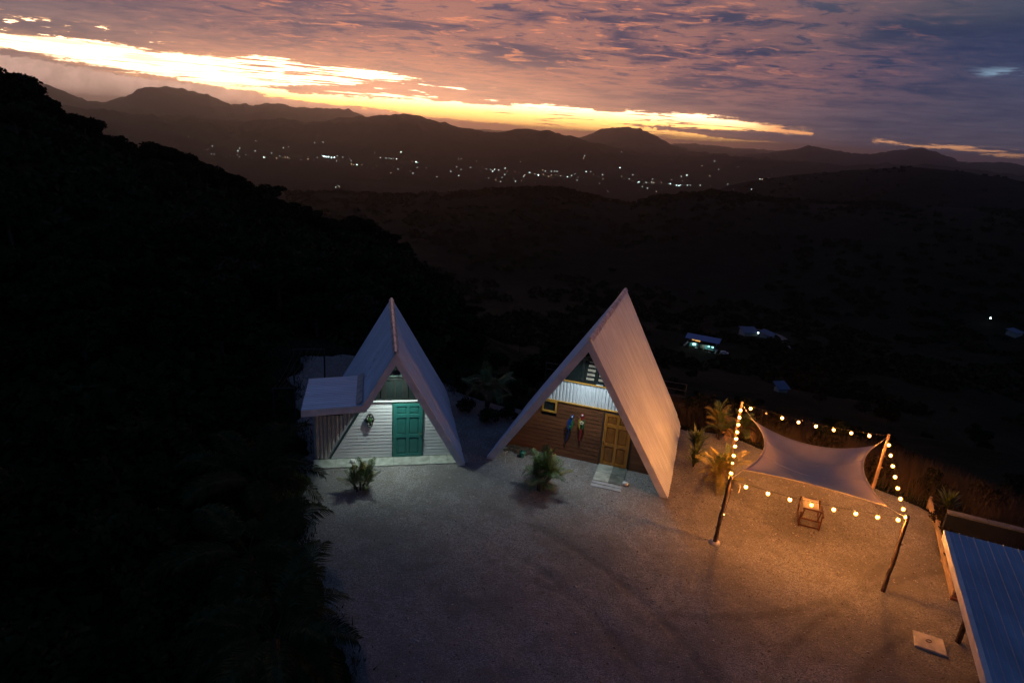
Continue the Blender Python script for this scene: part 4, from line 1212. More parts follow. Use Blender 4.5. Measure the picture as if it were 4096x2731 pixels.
def blade_mesh(name, L, W, m, bend=0.3):
    b = MB(); vs = []
    for i in range(5):
        t = i / 4; w = W * (1 - t ** 2.2) * (0.7 + 0.6 * t if t < .5 else 1)
        z = L * (t - 0.1 * t * t); x = bend * L * t * t
        vs += [(x, -w / 2, z), (x, w / 2, z)]
    b.add(vs, [(2 * i, 2 * i + 1, 2 * i + 3, 2 * i + 2) for i in range(4)])
    return b.mesh(name, m)


YB = [blade_mesh('sword_leaf_%d' % i, 0.5, 0.085, M['yucca'], q) for i, q in enumerate((0.1, 0.35))]


def yucca(loc, n, sc, label, group=None, seed=0):
    rr = random.Random(seed)
    o = empty('sword_plant', loc, 0, label, 'plant', group)
    b = MB(); b.tube([(0, 0, -0.1), (0.02, 0, 0.25 * sc)], [0.04, 0.03], 6); b.build('stem', M['bark'], o)
    for k in range(n):
        f = link('leaf', YB[k % 2], o)
        f.location = (0, 0, 0.04 + 0.28 * sc * (k / n))
        f.rotation_euler = (0, rr.uniform(0.15, 1.15) * (1 - 0.45 * k / n), k * 2.4)
        s_ = sc * rr.uniform(0.8, 1.25); f.scale = (s_, s_, s_)
    return o


yucca((7.50, 22.75, 0), 44, 1.45, 'striped sword-leaved plant by the brown cabin roof, farther of the two', 'sword plants by the brown cabin', 3)
yucca((7.08, 21.45, 0), 44, 1.4, 'striped sword-leaved plant beside the golden-lit palm, nearer of the two', 'sword plants by the brown cabin', 4)
yucca((15.35, 19.5, -0.1), 46, 1.25, 'spiky pale agave at the top of the raised planter', None, 5)


def leaf_cloud(rr, lobes, n, size, flat=1.0):
    """many small leaf clumps spread through lobed crowns"""
    g = np.random.default_rng(rr)
    L = np.array(lobes, float)            # x y z r
    w = L[:, 3] ** 2; k = g.choice(len(L), n, p=w / w.sum())
    d = g.normal(size=(n, 3)); d /= np.linalg.norm(d, axis=1)[:, None]
    q = g.uniform(0.35, 1.05, n) ** 0.6
    c = L[k, :3] + d * (L[k, 3] * q)[:, None] * np.array([1, 1, flat])
    s = size * g.uniform(0.5, 1.4, n)
    a = g.normal(size=(n, 3)); a /= np.linalg.norm(a, axis=1)[:, None]
    b = np.cross(a, g.normal(size=(n, 3))); b /= np.linalg.norm(b, axis=1)[:, None]
    v = np.stack([c - a * s[:, None], c + b * (s * 0.55)[:, None], c + a * s[:, None], c - b * (s * 0.55)[:, None]], 1).reshape(-1, 3)
    f = np.arange(4 * n).reshape(-1, 4)
    return v, f


def tree_proto(i, h, flat, n, leafm, size=0.16):
    rr = random.Random(100 + i)
    root = empty('tree', (0, 0, -500), 0)
    b = MB(); lobes = []
    lean = Vector((rr.uniform(-.3, .3), rr.uniform(-.3, .3), 0))
    fork = lean * 0.4 + Vector((0, 0, h * 0.42))
    b.tube([(0, 0, -0.6), lean * 0.2 + Vector((0, 0, h * 0.2)), fork], [0.17, 0.13, 0.10], 6)
    for k in range(7):
        a = k * 2.4 + rr.uniform(-.4, .4); rad_ = h * rr.uniform(0.14, 0.36)
        tip = fork + Vector((math.cos(a) * rad_, math.sin(a) * rad_, h * rr.uniform(0.12, 0.45) * (0.6 if flat < .6 else 1)))
        mid = fork.lerp(tip, 0.5) + Vector((0, 0, h * 0.04))
        b.tube([fork, mid, tip], [0.07, 0.045, 0.02], 5)
        lobes.append((tip.x, tip.y, tip.z, h * rr.uniform(0.13, 0.21)))
        if k % 2: lobes.append((mid.x, mid.y, mid.z + h * .08, h * 0.12))
    lobes.append((fork.x, fork.y, h * 0.72, h * 0.17))
    b.build('trunk', M['bark'], root)
    v, f = leaf_cloud(200 + i, lobes, n, size, flat)
    link('crown', raw_mesh('crown_%d' % i, v, f, leafm), root)
    return root


PROTO = [tree_proto(0, 5.2, 0.42, 3000, M['leaf'], 0.15), tree_proto(1, 4.6, 0.8, 2800, M['leaf'], 0.16), tree_proto(2, 5.0, 0.55, 2200, M['leaf_dry'], 0.15), tree_proto(3, 4.2, 0.9, 3200, M['leaf'], 0.17)]
used = [False] * 4


def plant_tree(k, x, y, s, label, group, z=None, cat='tree'):
    if not used[k]: o = PROTO[k]; used[k] = True
    else: o = copy_tree(PROTO[k])
    if z is None: z = float(terrain_z(x, y))
    o.location = (x, y, z); o.rotation_euler = (0, 0, R.uniform(0, 6.28)); o.scale = (s * R.uniform(.9, 1.15), s * R.uniform(.9, 1.15), s)
    tag(o, label, cat, group)
    return o


RT = random.Random(42)
# skyline trees on the left hill
sky = [(-38.4, 5.4), (-37.2, 5.2), (-36.3, 4.4), (-35.2, 4.0), (-34.0, 4.3), (-32.9, 3.6), (-31.6, 3.3), (-30.6, 3.0), (-29.4, 4.9), (-28.5, 4.6), (-27.5, 3.7), (-26.3, 3.9), (-25.0, 3.5),
       (-23.9, 3.9), (-22.8, 3.3), (-21.6, 3.9), (-20.5, 3.3), (-19.3, 3.6), (-18.2, 3.2), (-17.0, 3.7), (-15.8, 3.4), (-14.5, 3.8), (-13.2, 3.4), (-11.9, 3.2), (-10.4, 3.4)]
for a, hh in sky:
    rdist = 90 + RT.uniform(-4, 4)
    x, y = rdist * math.sin(rad(a)), rdist * math.cos(rad(a))
    plant_tree(0 if hh > 3.7 else RT.choice((0, 1, 2)), x, y, hh / 3.6, z=float(terrain_z(x, y)) - hh * .52, label='flat-topped dark tree standing on the skyline of the left hill', group='skyline trees on the left hill')
cnt = 0
while cnt < 70:
    a = RT.uniform(-46, -4); rd = RT.uniform(31, 90) if cnt > 40 else RT.uniform(30, 50)
    x, y = rd * math.sin(rad(a)), rd * math.cos(rad(a))
    if float(yard_dist(np.array([x]), np.array([y]))[0]) < 2.0: continue
    plant_tree(RT.choice((0, 1, 2, 3, 3)), x, y, RT.uniform(0.5, 0.95), 'dark tree in the wooded hillside left of the cabins', 'trees on the left hillside'); cnt += 1
cnt = 0
while cnt < 80:
    a = RT.uniform(-6, 44); rd = 33 * (300 / 33) ** RT.random()
    x, y = rd * math.sin(rad(a)), rd * math.cos(rad(a))
    if float(yard_dist(np.array([x]), np.array([y]))[0]) < 3.0: continue
    if abs(a - 17.3) < 2.4 and rd > 200: continue
    if rd < 60 and a > 8: s_ = RT.uniform(0.35, 0.6)
    else: s_ = RT.uniform(0.6, 1.15)
    plant_tree(RT.choice((1, 2, 3)), x, y, s_, 'dark tree on the valley slope behind and right of the cabins', 'trees on the valley slope'); cnt += 1

# shrubs at the rim of the yard
def shrub_proto(i, leafm, n=900):
    rr = random.Random(500 + i)
    root = empty('shrub', (0, 0, -500), 0)
    b = MB(); lobes = []
    for k in range(6):
        a = k * 2.4; q = rr.uniform(.1, .45); tip = Vector((math.cos(a) * q, math.sin(a) * q, rr.uniform(.3, .75)))
        b.tube([(0, 0, -0.1), tip], [0.02, 0.008], 4); lobes.append((tip.x, tip.y, tip.z, rr.uniform(.22, .36)))
    b.build('stem', M['bark'], root)
    v, f = leaf_cloud(700 + i, lobes, n, 0.07, 0.9)
    link('foliage', raw_mesh('shrub_foliage_%d' % i, v, f, leafm), root)
    return root


SP = [shrub_proto(0, M['leaf']), shrub_proto(1, M['leaf_dry'], 700)]
sused = [False, False]


def shrub(k, x, y, s, label, group=None, z=None):
    if not sused[k]: o = SP[k]; sused[k] = True
    else: o = copy_tree(SP[k])
    if z is None: z = float(terrain_z(x, y))
    o.location = (x, y, z); o.rotation_euler = (0, 0, R.uniform(0, 6.28)); o.scale = (s, s, s * R.uniform(.85, 1.1))
    tag(o, label, 'shrub', group)


for (x, y, s) in ((-8.3, 20.2, 1.5), (-8.7, 18.4, 1.7), (-7.9, 16.4, 1.5), (-7.3, 15.2, 1.6), (-6.6, 12.6, 1.4), (-9.9, 17.0, 2.0), (-9.3, 14.0, 2.1), (-7.7, 12.1, 1.9), (-6.2, 9.7, 1.5),
                  (-10.7, 21.5, 2.0), (-9.9, 23.6, 1.5), (-11.6, 19.4, 2.2), (-12.2, 15.6, 2.3), (-8.8, 9.9, 2.0), (-5.0, 9.0, 1.1), (-11.4, 12.3, 2.4), (-11.8, 25.2, 1.9), (-13.3, 22.0, 2.2), (-7.9, 18.9, 1.2),
                  (-7.0, 10.6, 1.4), (-14.5, 18.0, 2.5), (-13.6, 13.8, 2.3), (-12.2, 28.0, 1.6)):
    shrub(0, x, y, s, 'dense dark shrub in the thicket along the left yard edge', 'thicket along the left yard edge')
shrub(0, -0.75, 23.95, 0.75, 'rounded low shrub on the gravel between the two cabins', None, 0.0)
shrub(0, 0.05, 24.4, 0.7, 'small tufted shrub right of the rounded one between the cabins', None, 0.0)
shrub(1, -1.7, 24.9, 0.8, 'pale scrubby shrub left of the rounded one between the cabins', None, 0.0)
for (x, y, s) in ((-2.0, 28.2, 1.1), (0.2, 27.6, 1.2), (2.2, 27.8, 1.2), (6.6, 27.6, 1.3), (8.4, 26.6, 1.2), (6.6, 25.4, 0.9), (11.2, 25.2, 1.2), (12.9, 23.6, 1.1), (14.4, 22.3, 1.1), (15.7, 21.0, 1.0),
                  (-3.4, 30.4, 1.2), (-5.6, 31.7, 1.2), (-8.2, 32.3, 1.3), (17.4, 20.6, 1.2), (10.3, 26.8, 1.3), (13.8, 25.0, 1.3), (4.4, 28.6, 1.2)):
    shrub(1 if R.random() < .6 else 0, x, y, s, 'dry scrubby shrub at the far rim of the gravel yard', 'scrub along the far rim')
for (x, y, s) in ((14.55, 18.55, 0.55), (14.25, 17.55, 0.6), (13.55, 16.2, 0.55), (13.25, 15.35, 0.5), (14.9, 18.9, 0.6)):
    shrub(1, x, y, s, 'reddish low plant growing in the raised planter', 'low plants in the raised planter', 0.05)


# ------------------------------------------------------------------ grass, litter, pebbles, far woods (uncountable)
def blades(name, n, gen, hgt, wid, m, seed, lean=0.35):
    g = np.random.default_rng(seed)
    x, y = gen(g, n)
    z = terrain_z(x, y) - 0.03
    h = hgt * g.uniform(0.45, 1.25, len(x)); a = g.uniform(0, 6.28, len(x)); w = wid * g.uniform(.6, 1.3, len(x))
    lx = g.normal(0, lean, len(x)) * h; ly = g.normal(0, lean, len(x)) * h
    c, s = np.cos(a) * w, np.sin(a) * w
    v = np.stack([np.stack([x - c, y - s, z], -1), np.stack([x + c, y + s, z], -1), np.stack([x + lx, y + ly, z + h], -1)], 1).reshape(-1, 3)
    o = link(name, raw_mesh(name, v, np.arange(len(v)).reshape(-1, 3), m)); o['kind'] = 'stuff'
    return o


def rim(g, n, dmin=0.1, dmax=4.0, box=(-14, 20, 7, 33), tuft=0.25):
    xs = []; ys = []
    while sum(map(len, xs)) < n:
        cx = g.uniform(box[0], box[1], 4000); cy = g.uniform(box[2], box[3], 4000)
        d = yard_dist(cx, cy); k = (d > dmin) & (d < dmax) & (g.random(4000) < np.exp(-d / dmax * 0.8))
        cx = cx[k]; cy = cy[k]
        m = 7
        xs.append((cx[:, None] + g.normal(0, tuft, (len(cx), m))).ravel()); ys.append((cy[:, None] + g.normal(0, tuft, (len(cx), m))).ravel())
    x = np.concatenate(xs)[:n]; y = np.concatenate(ys)[:n]
    k = yard_dist(x, y) > -0.02
    return x[k], y[k]


tag(blades('grass', 26000, lambda g, n: rim(g, n, 0.0, 3.5), 0.42, 0.010, M['grass_green'], 1), 'rough grass growing round the rim of the gravel yard', 'grass')
tag(blades('tall_grass', 26000, lambda g, n: rim(g, n, 0.7, 7.0, (13, 24, 14, 29), 0.35), 1.05, 0.011, M['grass'], 2, 0.22), 'tall dry reddish grass beyond the right edge of the yard', 'grass')
tag(blades('tall_grass', 9000, lambda g, n: rim(g, n, 0.2, 3.0, (5, 12, 23, 29), 0.3), 0.95, 0.010, M['grass'], 3, 0.2), 'tall dry grass behind the brown cabin and the palms', 'grass')


def creeping_weeds():
    g = np.random.default_rng(21)
    x = g.uniform(-12, 1, 90000); y = g.uniform(8, 31, 90000); d = yard_dist(x, y)
    k = (d > -0.9) & (d < 0.4) & (g.random(len(x)) < np.exp(-(d + 0.1).clip(-1, 0) ** 2 * 9) * (fbm(x * 1.3, y * 1.3, 3, 66) > -0.05)) & ((x < -2) | (y > 22)); x = x[k]; y = y[k]
    z = np.maximum(terrain_z(x, y), yard_height(x, y)) - 0.02
    h = g.uniform(0.05, 0.28, len(x)); a = g.uniform(0, 6.28, len(x)); w = g.uniform(.008, .022, len(x))
    c, s = np.cos(a) * w, np.sin(a) * w
    v = np.stack([np.stack([x - c, y - s, z], -1), np.stack([x + c, y + s, z], -1), np.stack([x + g.normal(0, .5, len(x)) * h, y + g.normal(0, .5, len(x)) * h, z + h], -1)], 1).reshape(-1, 3)
    o = link('weeds', raw_mesh('weeds', v, np.arange(len(v)).reshape(-1, 3), M['leaf'])); tag(o, 'low weeds creeping over the left edge of the gravel', 'weeds', None, 'stuff')


creeping_weeds()


def litter():
    g = np.random.default_rng(9)
    n = 2600
    x = np.concatenate([g.uniform(-6, 14, n), g.normal(6.6, 0.8, 500), g.normal(10, 1.0, 250)]); y = np.concatenate([g.uniform(8, 29, n), g.normal(20.6, 1.6, 500), g.normal(18.2, .8, 250)])
    k = yard_dist(x, y) < -0.15; x = x[k]; y = y[k]
    z = yard_height(x, y) + 0.006
    s = g.uniform(0.012, 0.045, len(x)); a = g.uniform(0, 6.28, len(x))
    dx, dy = np.cos(a) * s, np.sin(a) * s
    up = g.uniform(0, 0.018, (len(x), 2))
    v = np.stack([np.stack([x - dx, y - dy, z], -1), np.stack([x + dy * .4, y - dx * .4, z + up[:, 0]], -1), np.stack([x + dx, y + dy, z + 0.004], -1), np.stack([x - dy * .4, y + dx * .4, z + up[:, 1]], -1)], 1).reshape(-1, 3)
    o = link('leaf_litter', raw_mesh('leaf_litter', v, np.arange(len(v)).reshape(-1, 4), M['litter'])); tag(o, 'dry fallen leaves scattered over the gravel', 'leaves', None, 'stuff')
    # loose pebbles
    n = 9000
    x = g.uniform(-6, 14.5, n); y = g.uniform(7, 29, n); k = yard_dist(x, y) < -0.1; x = x[k]; y = y[k]; n = len(x)
    z = yard_height(x, y)
    s = g.uniform(0.010, 0.030, n) * np.where(g.random(n) < 0.05, 1.8, 1)
    base = np.array([(1, 0, 0), (-.5, .87, 0), (-.5, -.87, 0), (0.1, 0, .8), (0, 0, -.4)])
    ft = np.array([(0, 1, 3), (1, 2, 3), (2, 0, 3), (1, 0, 4), (2, 1, 4), (0, 2, 4)])
    ang = g.uniform(0, 6.28, n); c, sn = np.cos(ang), np.sin(ang)
    bx = (base[None, :, 0] * c[:, None] - base[None, :, 1] * sn[:, None]); by = (base[None, :, 0] * sn[:, None] + base[None, :, 1] * c[:, None])
    v = np.stack([x[:, None] + bx * s[:, None] * g.uniform(.7, 1.3, (n, 1)), y[:, None] + by * s[:, None], z[:, None] + base[None, :, 2] * s[:, None] * g.uniform(.5, 1, (n, 1))], -1).reshape(-1, 3)
    f = (ft[None] + (np.arange(n) * 5)[:, None, None]).reshape(-1, 3)
    o = link('pebbles', raw_mesh('pebbles', v, f, M['concrete'])); tag(o, 'loose pale pebbles lying on the gravel', 'pebbles', None, 'stuff')


litter()


def leafy_mass(name, x, y, z, s, q, size, seed, m, label):
    """many crowns, each a loose cloud of leaf clumps"""
    g = np.random.default_rng(seed); n = len(x)
    d = g.normal(size=(n, q, 3)); d /= np.linalg.norm(d, axis=2)[..., None]; d[..., 2] = np.abs(d[..., 2]) * 0.8
    c = d * (g.uniform(0.3, 1.05, (n, q, 1)) ** 0.6) * s[:, None, None] * np.array([1.1, 1.1, 1.0])
    c = (c + np.stack([x, y, z], -1)[:, None, :]).reshape(-1, 3)
    w = np.repeat(s, q) * size * g.uniform(.5, 1.4, n * q)
    a = g.normal(size=(n * q, 3)); a /= np.linalg.norm(a, axis=1)[:, None]
    b = np.cross(a, g.normal(size=(n * q, 3))); b /= np.linalg.norm(b, axis=1)[:, None]
    v = np.stack([c - a * w[:, None], c + b * (w * .6)[:, None], c + a * w[:, None], c - b * (w * .6)[:, None]], 1).reshape(-1, 3)
    o = link(name, raw_mesh(name, v, np.arange(len(v)).reshape(-1, 4), m)); tag(o, label, 'woods', None, 'stuff')


def far_woods():
    g = np.random.default_rng(77)
    n = 7000
    a = np.radians(g.uniform(-20, 42, n)); r = 240 * (1500 / 240) ** g.random(n)
    r[: n // 3] = 900 + g.normal(0, 45, n // 3)      # more of them along the near ridge
    x = r * np.sin(a); y = r * np.cos(a)
    k = ~((np.hypot(x - 92, y - 297) < 26) | (np.hypot(x - 136, y - 342) < 22) | (np.hypot(x - 325, y - 428) < 18)); x = x[k]; y = y[k]
    k = fbm(x / 60, y / 60, 3, 12) > -0.18; x = x[k]; y = y[k]
    z = terrain_z(x, y) - 0.3
    leafy_mass('far_woods', x, y, z, g.uniform(2.0, 5.0, len(x)), 48, 0.36, 5, M['leaf'], 'dark woods covering the hills beyond the cabins')


def near_woods():
    g = np.random.default_rng(78)
    n = 1500
    a = np.radians(g.uniform(-50, -3, n)); r = g.uniform(28, 104, n)
    x = r * np.sin(a); y = r * np.cos(a); k = yard_dist(x, y) > 2.5; x = x[k]; y = y[k]
    x2 = np.concatenate([x, g.uniform(-34, -10, 420)]); y2 = np.concatenate([y, g.uniform(4, 28, 420)])
    k = yard_dist(x2, y2) > 3.2; x2 = x2[k]; y2 = y2[k]
    leafy_mass('hillside_woods', x2, y2, terrain_z(x2, y2) - .2, g.uniform(0.9, 2.0, len(x2)), 110, 0.20, 6, M['leaf'], 'dense dark undergrowth covering the hillside on the left')


far_woods()
near_woods()

# ------------------------------------------------------------------ lamp posts, string lights, shade sail
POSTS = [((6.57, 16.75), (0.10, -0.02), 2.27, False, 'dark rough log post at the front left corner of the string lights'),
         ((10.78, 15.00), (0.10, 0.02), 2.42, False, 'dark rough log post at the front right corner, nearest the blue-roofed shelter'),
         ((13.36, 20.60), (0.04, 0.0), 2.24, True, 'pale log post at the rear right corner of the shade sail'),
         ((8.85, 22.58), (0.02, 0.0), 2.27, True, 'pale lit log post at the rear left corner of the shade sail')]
TOP = []
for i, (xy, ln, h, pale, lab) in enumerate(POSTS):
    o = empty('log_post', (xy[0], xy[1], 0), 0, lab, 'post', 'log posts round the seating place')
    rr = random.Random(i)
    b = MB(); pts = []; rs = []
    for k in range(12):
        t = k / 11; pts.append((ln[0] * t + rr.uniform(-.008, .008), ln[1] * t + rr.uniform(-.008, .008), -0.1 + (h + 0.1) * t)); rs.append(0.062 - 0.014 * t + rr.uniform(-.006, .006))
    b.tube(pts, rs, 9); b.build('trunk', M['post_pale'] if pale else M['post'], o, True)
    for k in range(4):
        z = h * (0.2 + 0.2 * k) + rr.uniform(-.1, .1); a = rr.uniform(0, 6.28)
        kb = MB(); x_, y_ = ln[0] * z / h, ln[1] * z / h
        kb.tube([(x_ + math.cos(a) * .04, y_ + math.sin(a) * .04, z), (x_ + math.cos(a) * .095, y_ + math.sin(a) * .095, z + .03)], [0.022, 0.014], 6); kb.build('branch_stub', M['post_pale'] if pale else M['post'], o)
    if i == 0: MB().tube([(0, 0, -0.02), (0, 0, 0.045)], [0.19, 0.15], 14).build('concrete_footing', M['concrete'], o, True)
    TOP.append(Vector((xy[0] + ln[0], xy[1] + ln[1], h - 0.06)))
FL, FRr, BR, BL = TOP


def bulb_meshes():
    g = MB(); g.cur = 0; g.ball((0, 0, -0.095), 0.062, 14, 9, (1, 1, 1.1)); g.cur = 1; g.ball((0, 0, -0.095), 0.025, 8, 6); g0 = MB(); g0.ball((0, 0, -0.095), 0.040, 12, 8, (1, 1, 1.15))
    s_ = MB(); s_.tube([(0, 0, 0.0), (0, 0, -0.05)], [0.016, 0.019], 8)
    return g.mesh('bulb_glass', [M['bulb_glass'], M['filament']], True), g0.mesh('bulb_glass_off', M['bulb_off'], True), g0.mesh('bulb_glass_dim', M['bulb_dim'], True), s_.mesh('bulb_socket', M['socket'])


BG, BGO, BGD, BS = bulb_meshes()


def light_string(a, b, sag, ts, label, off=(), dim=(), bow=(0, 0)):
    a = Vector(a); b = Vector(b)
    def at(t): return a.lerp(b, t) + Vector((bow[0] * 4 * t * (1 - t), bow[1] * 4 * t * (1 - t), -sag * 4 * t * (1 - t)))
    o = empty('string_light', a, 0, label, 'string lights', 'string lights hung between the four posts')
    c = MB(); c.tube([at(i / 24) - a for i in range(25)], 0.0065, 5); c.build('cable', M['cable'], o)
    for i, t in enumerate(ts):
        p = at(t) - a
        s_ = link('bulb_socket', BS, o); s_.location = p
        me = BGO if i in off else (BGD if i in dim else BG)
        g = link('bulb', me, o); g.location = p
        if i in off: g['label'] = 'unlit clear bulb'
    return o


light_string(FL, FRr, 0.16, [0.10, 0.235, 0.365, 0.49, 0.615, 0.735, 0.85, 0.955], 'front string of eight lit bulbs above the deck chair')
light_string(BL, BR, 0.16, [0.07, 0.185, 0.30, 0.415, 0.535, 0.655, 0.77, 0.885], 'rear string of bulbs behind the shade sail with one unlit bulb', off=(1,))
light_string(BR, FRr, 0.12, [0.09, 0.225, 0.36, 0.495, 0.63, 0.755, 0.87, 0.96], 'right string of lit bulbs between the two right posts')
light_string(BL, FL, 0.12, [0.07, 0.17, 0.27, 0.37, 0.46, 0.56, 0.68, 0.775, 0.90, 0.955], 'left string of closely spaced bulbs between the two left posts', dim=(7,))
# loose end of cable hanging down the front left post with two faint bulbs
def drop_cable():
    o = empty('hanging_cable', FL, 0, 'loose cable end with two small dim bulbs hanging down the front left post', 'cable')
    c = MB(); pts = [(0, -0.06, 0), (0.06, -0.09, -0.25), (0.03, -0.10, -0.6), (-0.02, -0.09, -1.1), (-0.09, -0.08, -1.6), (-0.05, -0.1, -2.1)]
    c.tube(pts, 0.006, 5); c.build('cable', M['cable'], o)
    for p, me in ((pts[1], BGO), (pts[3], BGD)):
        g = link('bulb', me, o); g.location = p; g.scale = (.55, .55, .55)


drop_cable()


def shade_sail():
    o = empty('shade_sail', (10.0, 18.5, 0), 0, 'grey rectangular shade sail stretched low between the four log posts', 'shade sail')
    C = {'bl': Vector((9.03, 21.64, 1.95)), 'br': Vector((12.80, 20.18, 1.99)), 'fr': Vector((11.02, 16.16, 1.99)), 'fl': Vector((7.42, 17.75, 1.99))}
    n = 36; vs = []
    cen = sum(C.values(), Vector()) / 4
    for i in range(n + 1):
        for j in range(n + 1):
            u = i / n; v = j / n
            p = (C['bl'] * (1 - u) + C['br'] * u) * (1 - v) + (C['fl'] * (1 - u) + C['fr'] * u) * v
            # scalloped edges: pull the middle of each edge inwards
            bu = 4 * u * (1 - u); bv = 4 * v * (1 - v)
            eb = (C['fl'] - C['bl']).normalized(); er = (C['br'] - C['bl']).normalized()
            p = p + eb * (bu * 0.90 * (1 - v) ** 2 - bu * 0.42 * v ** 2) + er * (bv * 0.50 * (1 - u) ** 2 - bv * 0.50 * u ** 2)
            p.z -= 0.26 * (0.5 * (bu * v * v + bu * (1 - v) ** 2) + bu * bv * 1.5) * 0.9
            vs.append(p - Vector((10.0, 18.5, 0)))
    b = MB(); b.add(vs, [(i * (n + 1) + j, (i + 1) * (n + 1) + j, (i + 1) * (n + 1) + j + 1, i * (n + 1) + j + 1) for i in range(n) for j in range(n)])
    cl = b.build('cloth', M['sail'], o, True)
    so = cl.modifiers.new('thickness', 'SOLIDIFY'); so.thickness = 0.006
    idx = lambda i, j: vs[i * (n + 1) + j]
    for line in ([idx(i, 0) for i in range(n + 1)], [idx(i, n) for i in range(n + 1)], [idx(0, j) for j in range(n + 1)], [idx(n, j) for j in range(n + 1)]):
        h = MB(); h.tube(line, 0.011, 5); h.build('hem', M['hem'], o)
    for j in (n // 3, 2 * n // 3):
        h = MB(); h.tube([idx(i, j) + Vector((0, 0, 0.004)) for i in range(n + 1)], 0.006, 4); h.build('seam', M['hem'], o)
    for k, t in (('bl', BL), ('br', BR), ('fr', FRr), ('fl', FL)):
        p = C[k] - Vector((10.0, 18.5, 0)); q = t - Vector((10.0, 18.5, 0))
        MB().tube([p, p.lerp(q, .5) - Vector((0, 0, .02)), q], 0.008, 5).build('rope', M['rope'], o)


shade_sail()
_rp = MB().tube([(0, 0, 0), (0.03, 0.02, -0.14), (0.0, 0.03, -0.30)], 0.014, 6).build('hanging_rope', M['rope'])
_rp.location = (6.98, 16.72, 2.05)
tag(_rp, 'short end of pale rope hanging from the front left corner of the sail', 'rope')


# ------------------------------------------------------------------ deck chair
def deck_chair():
    o = empty('deck_chair', (9.98, 18.10, 0.02), -0.36, 'low wooden sling chair with cream canvas standing under the front string', 'chair')
    w = 0.33
    def part(name, segs, m=M['chair_wood'], t=0.045):
        b = MB()
        for a, c in segs: b.bar(a, c, t, t)
        return b.build(name, m, o)
    for sd in (-1, 1):
        part('rear_leg', [((sd * w, -0.30, 0.0), (sd * w, -0.36, 0.62))])
        part('front_leg', [((sd * w, 0.62, 0.0), (sd * w, 0.74, 0.60))])
        part('armrest', [((sd * (w + .02), -0.42, 0.60), (sd * (w + .02), 0.40, 0.56))], t=0.06)
        part('side_rail', [((sd * w, -0.30, 0.05), (sd * w, 0.64, 0.05))])
        part('back_post', [((sd * (w - .07), -0.05, 0.22), (sd * (w - .07), -0.40, 0.76))], t=0.035)
        part('brace', [((sd * w, 0.12, 0.05), (sd * w, -0.30, 0.36))], t=0.03)
    part('rear_stretcher', [((-w, -0.30, 0.06), (w, -0.30, 0.06))]); part('rear_stretcher', [((-w, -0.33, 0.34), (w, -0.33, 0.34))])
    part('front_stretcher', [((-w, 0.74, 0.58), (w, 0.74, 0.58))])
    part('top_bar', [((-w + .02, -0.41, 0.78), (w - .02, -0.41, 0.78))])
    b = MB(); vs = []; n = 18
    for i in range(n + 1):
        t = i / n
        y = -0.41 + 1.15 * t; z = 0.79 * (1 - t) ** 1 + 0.60 * t - 0.20 * math.sin(math.pi * t) ** 1.0 * (1 - 0.35 * t)
        for k in range(7): vs.append(((w - .06) * (k / 3 - 1), y, z + 0.012 - 0.02 * math.cos((k / 3 - 1) * 1.5)))
    b.add(vs, [(i * 7 + k, i * 7 + k + 1, (i + 1) * 7 + k + 1, (i + 1) * 7 + k) for i in range(n) for k in range(6)])
    cl = b.build('canvas_seat', M['canvas'], o, True)
    so = cl.modifiers.new('thickness', 'SOLIDIFY'); so.thickness = 0.006


deck_chair()
bpy.data.objects['deck_chair'].scale = (0.92, 0.92, 0.92)

# ------------------------------------------------------------------ right hand side: shelter, planter, manhole, wall
def shelter():
    o = empty('shelter', (11.26, 14.10, 0.0), 0, 'open shelter with blue ribbed roof and white fascia in the lower right corner', 'shelter')
    e1 = Vector((9.08 - 11.26, 9.25 - 14.10, 0)); L1 = e1.length; e1.normalize()     # along the left edge, towards the camera
    e2 = Vector((12.74 - 11.26, 13.44 - 14.10, 0)).normalized()                       # along the far edge, to the right
    L1 += 1.2; W2 = 4.6
    rise = -0.02
    z0 = 2.60
    def P(a, b_, dz=0.0): return e1 * a + e2 * b_ + Vector((0, 0, z0 + rise * a + dz))
    ns = 5
    for k in range(ns):
        rows = []; n = 3
        b0, b1 = W2 * k / ns, W2 * (k + 1) / ns
        for i in range(n):
            for fr, hh in ((0, 0), (0.42, 0), (0.47, .4), (0.52, 0), (0.88, 0), (0.92, 1), (0.97, 1)):
                rows.append((b0 + (i + fr) * (b1 - b0) / n, 0.022 * hh))
        rows.append((b1, 0))
        b = MB(); b.add([P(a, bb, hh + 0.004 * (k % 2)) for bb, hh in rows for a in (-0.06, L1)], [(2 * i, 2 * i + 1, 2 * i + 3, 2 * i + 2) for i in range(len(rows) - 1)])
        b.build('roof_sheet', M['blue_roof'], o)
    def slab(name, a0, a1, b0, b1, zt, zb, m):
        b = MB(); vs = [P(a, c, z) for z in (zb, zt) for a, c in ((a0, b0), (a1, b0), (a1, b1), (a0, b1))]
        b.add(vs, [(0, 1, 2, 3), (4, 5, 6, 7), (0, 1, 5, 4), (1, 2, 6, 5), (2, 3, 7, 6), (3, 0, 4, 7)]); return b.build(name, m, o)
    slab('roof_frame', 0.0, L1 - .02, 0.02, W2 - .02, -0.03, -0.10, M['wood_dark'])
    slab('fascia_board', 0.0, L1, -0.045, -0.003, -0.035, -0.235, M['fascia'])
    slab('edge_flashing', -0.02, L1, -0.055, 0.05, 0.024, -0.034, M['fascia'])
    slab('rear_fascia', -0.04, -0.003, 0.0, W2, -0.02, -0.16, M['blue_roof'])
    for a, c in ((2.35, 0.9), (0.6, 0.8), (0.6, W2 - .5)):
        q = P(a, c); b = MB(); b.tube([(q.x, q.y, -0.1), (q.x + .01, q.y, 1.2), (q.x, q.y, z0 - 0.12)], [0.07, 0.065, 0.06], 8); b.build('post', M['post'], o, True)
    return o


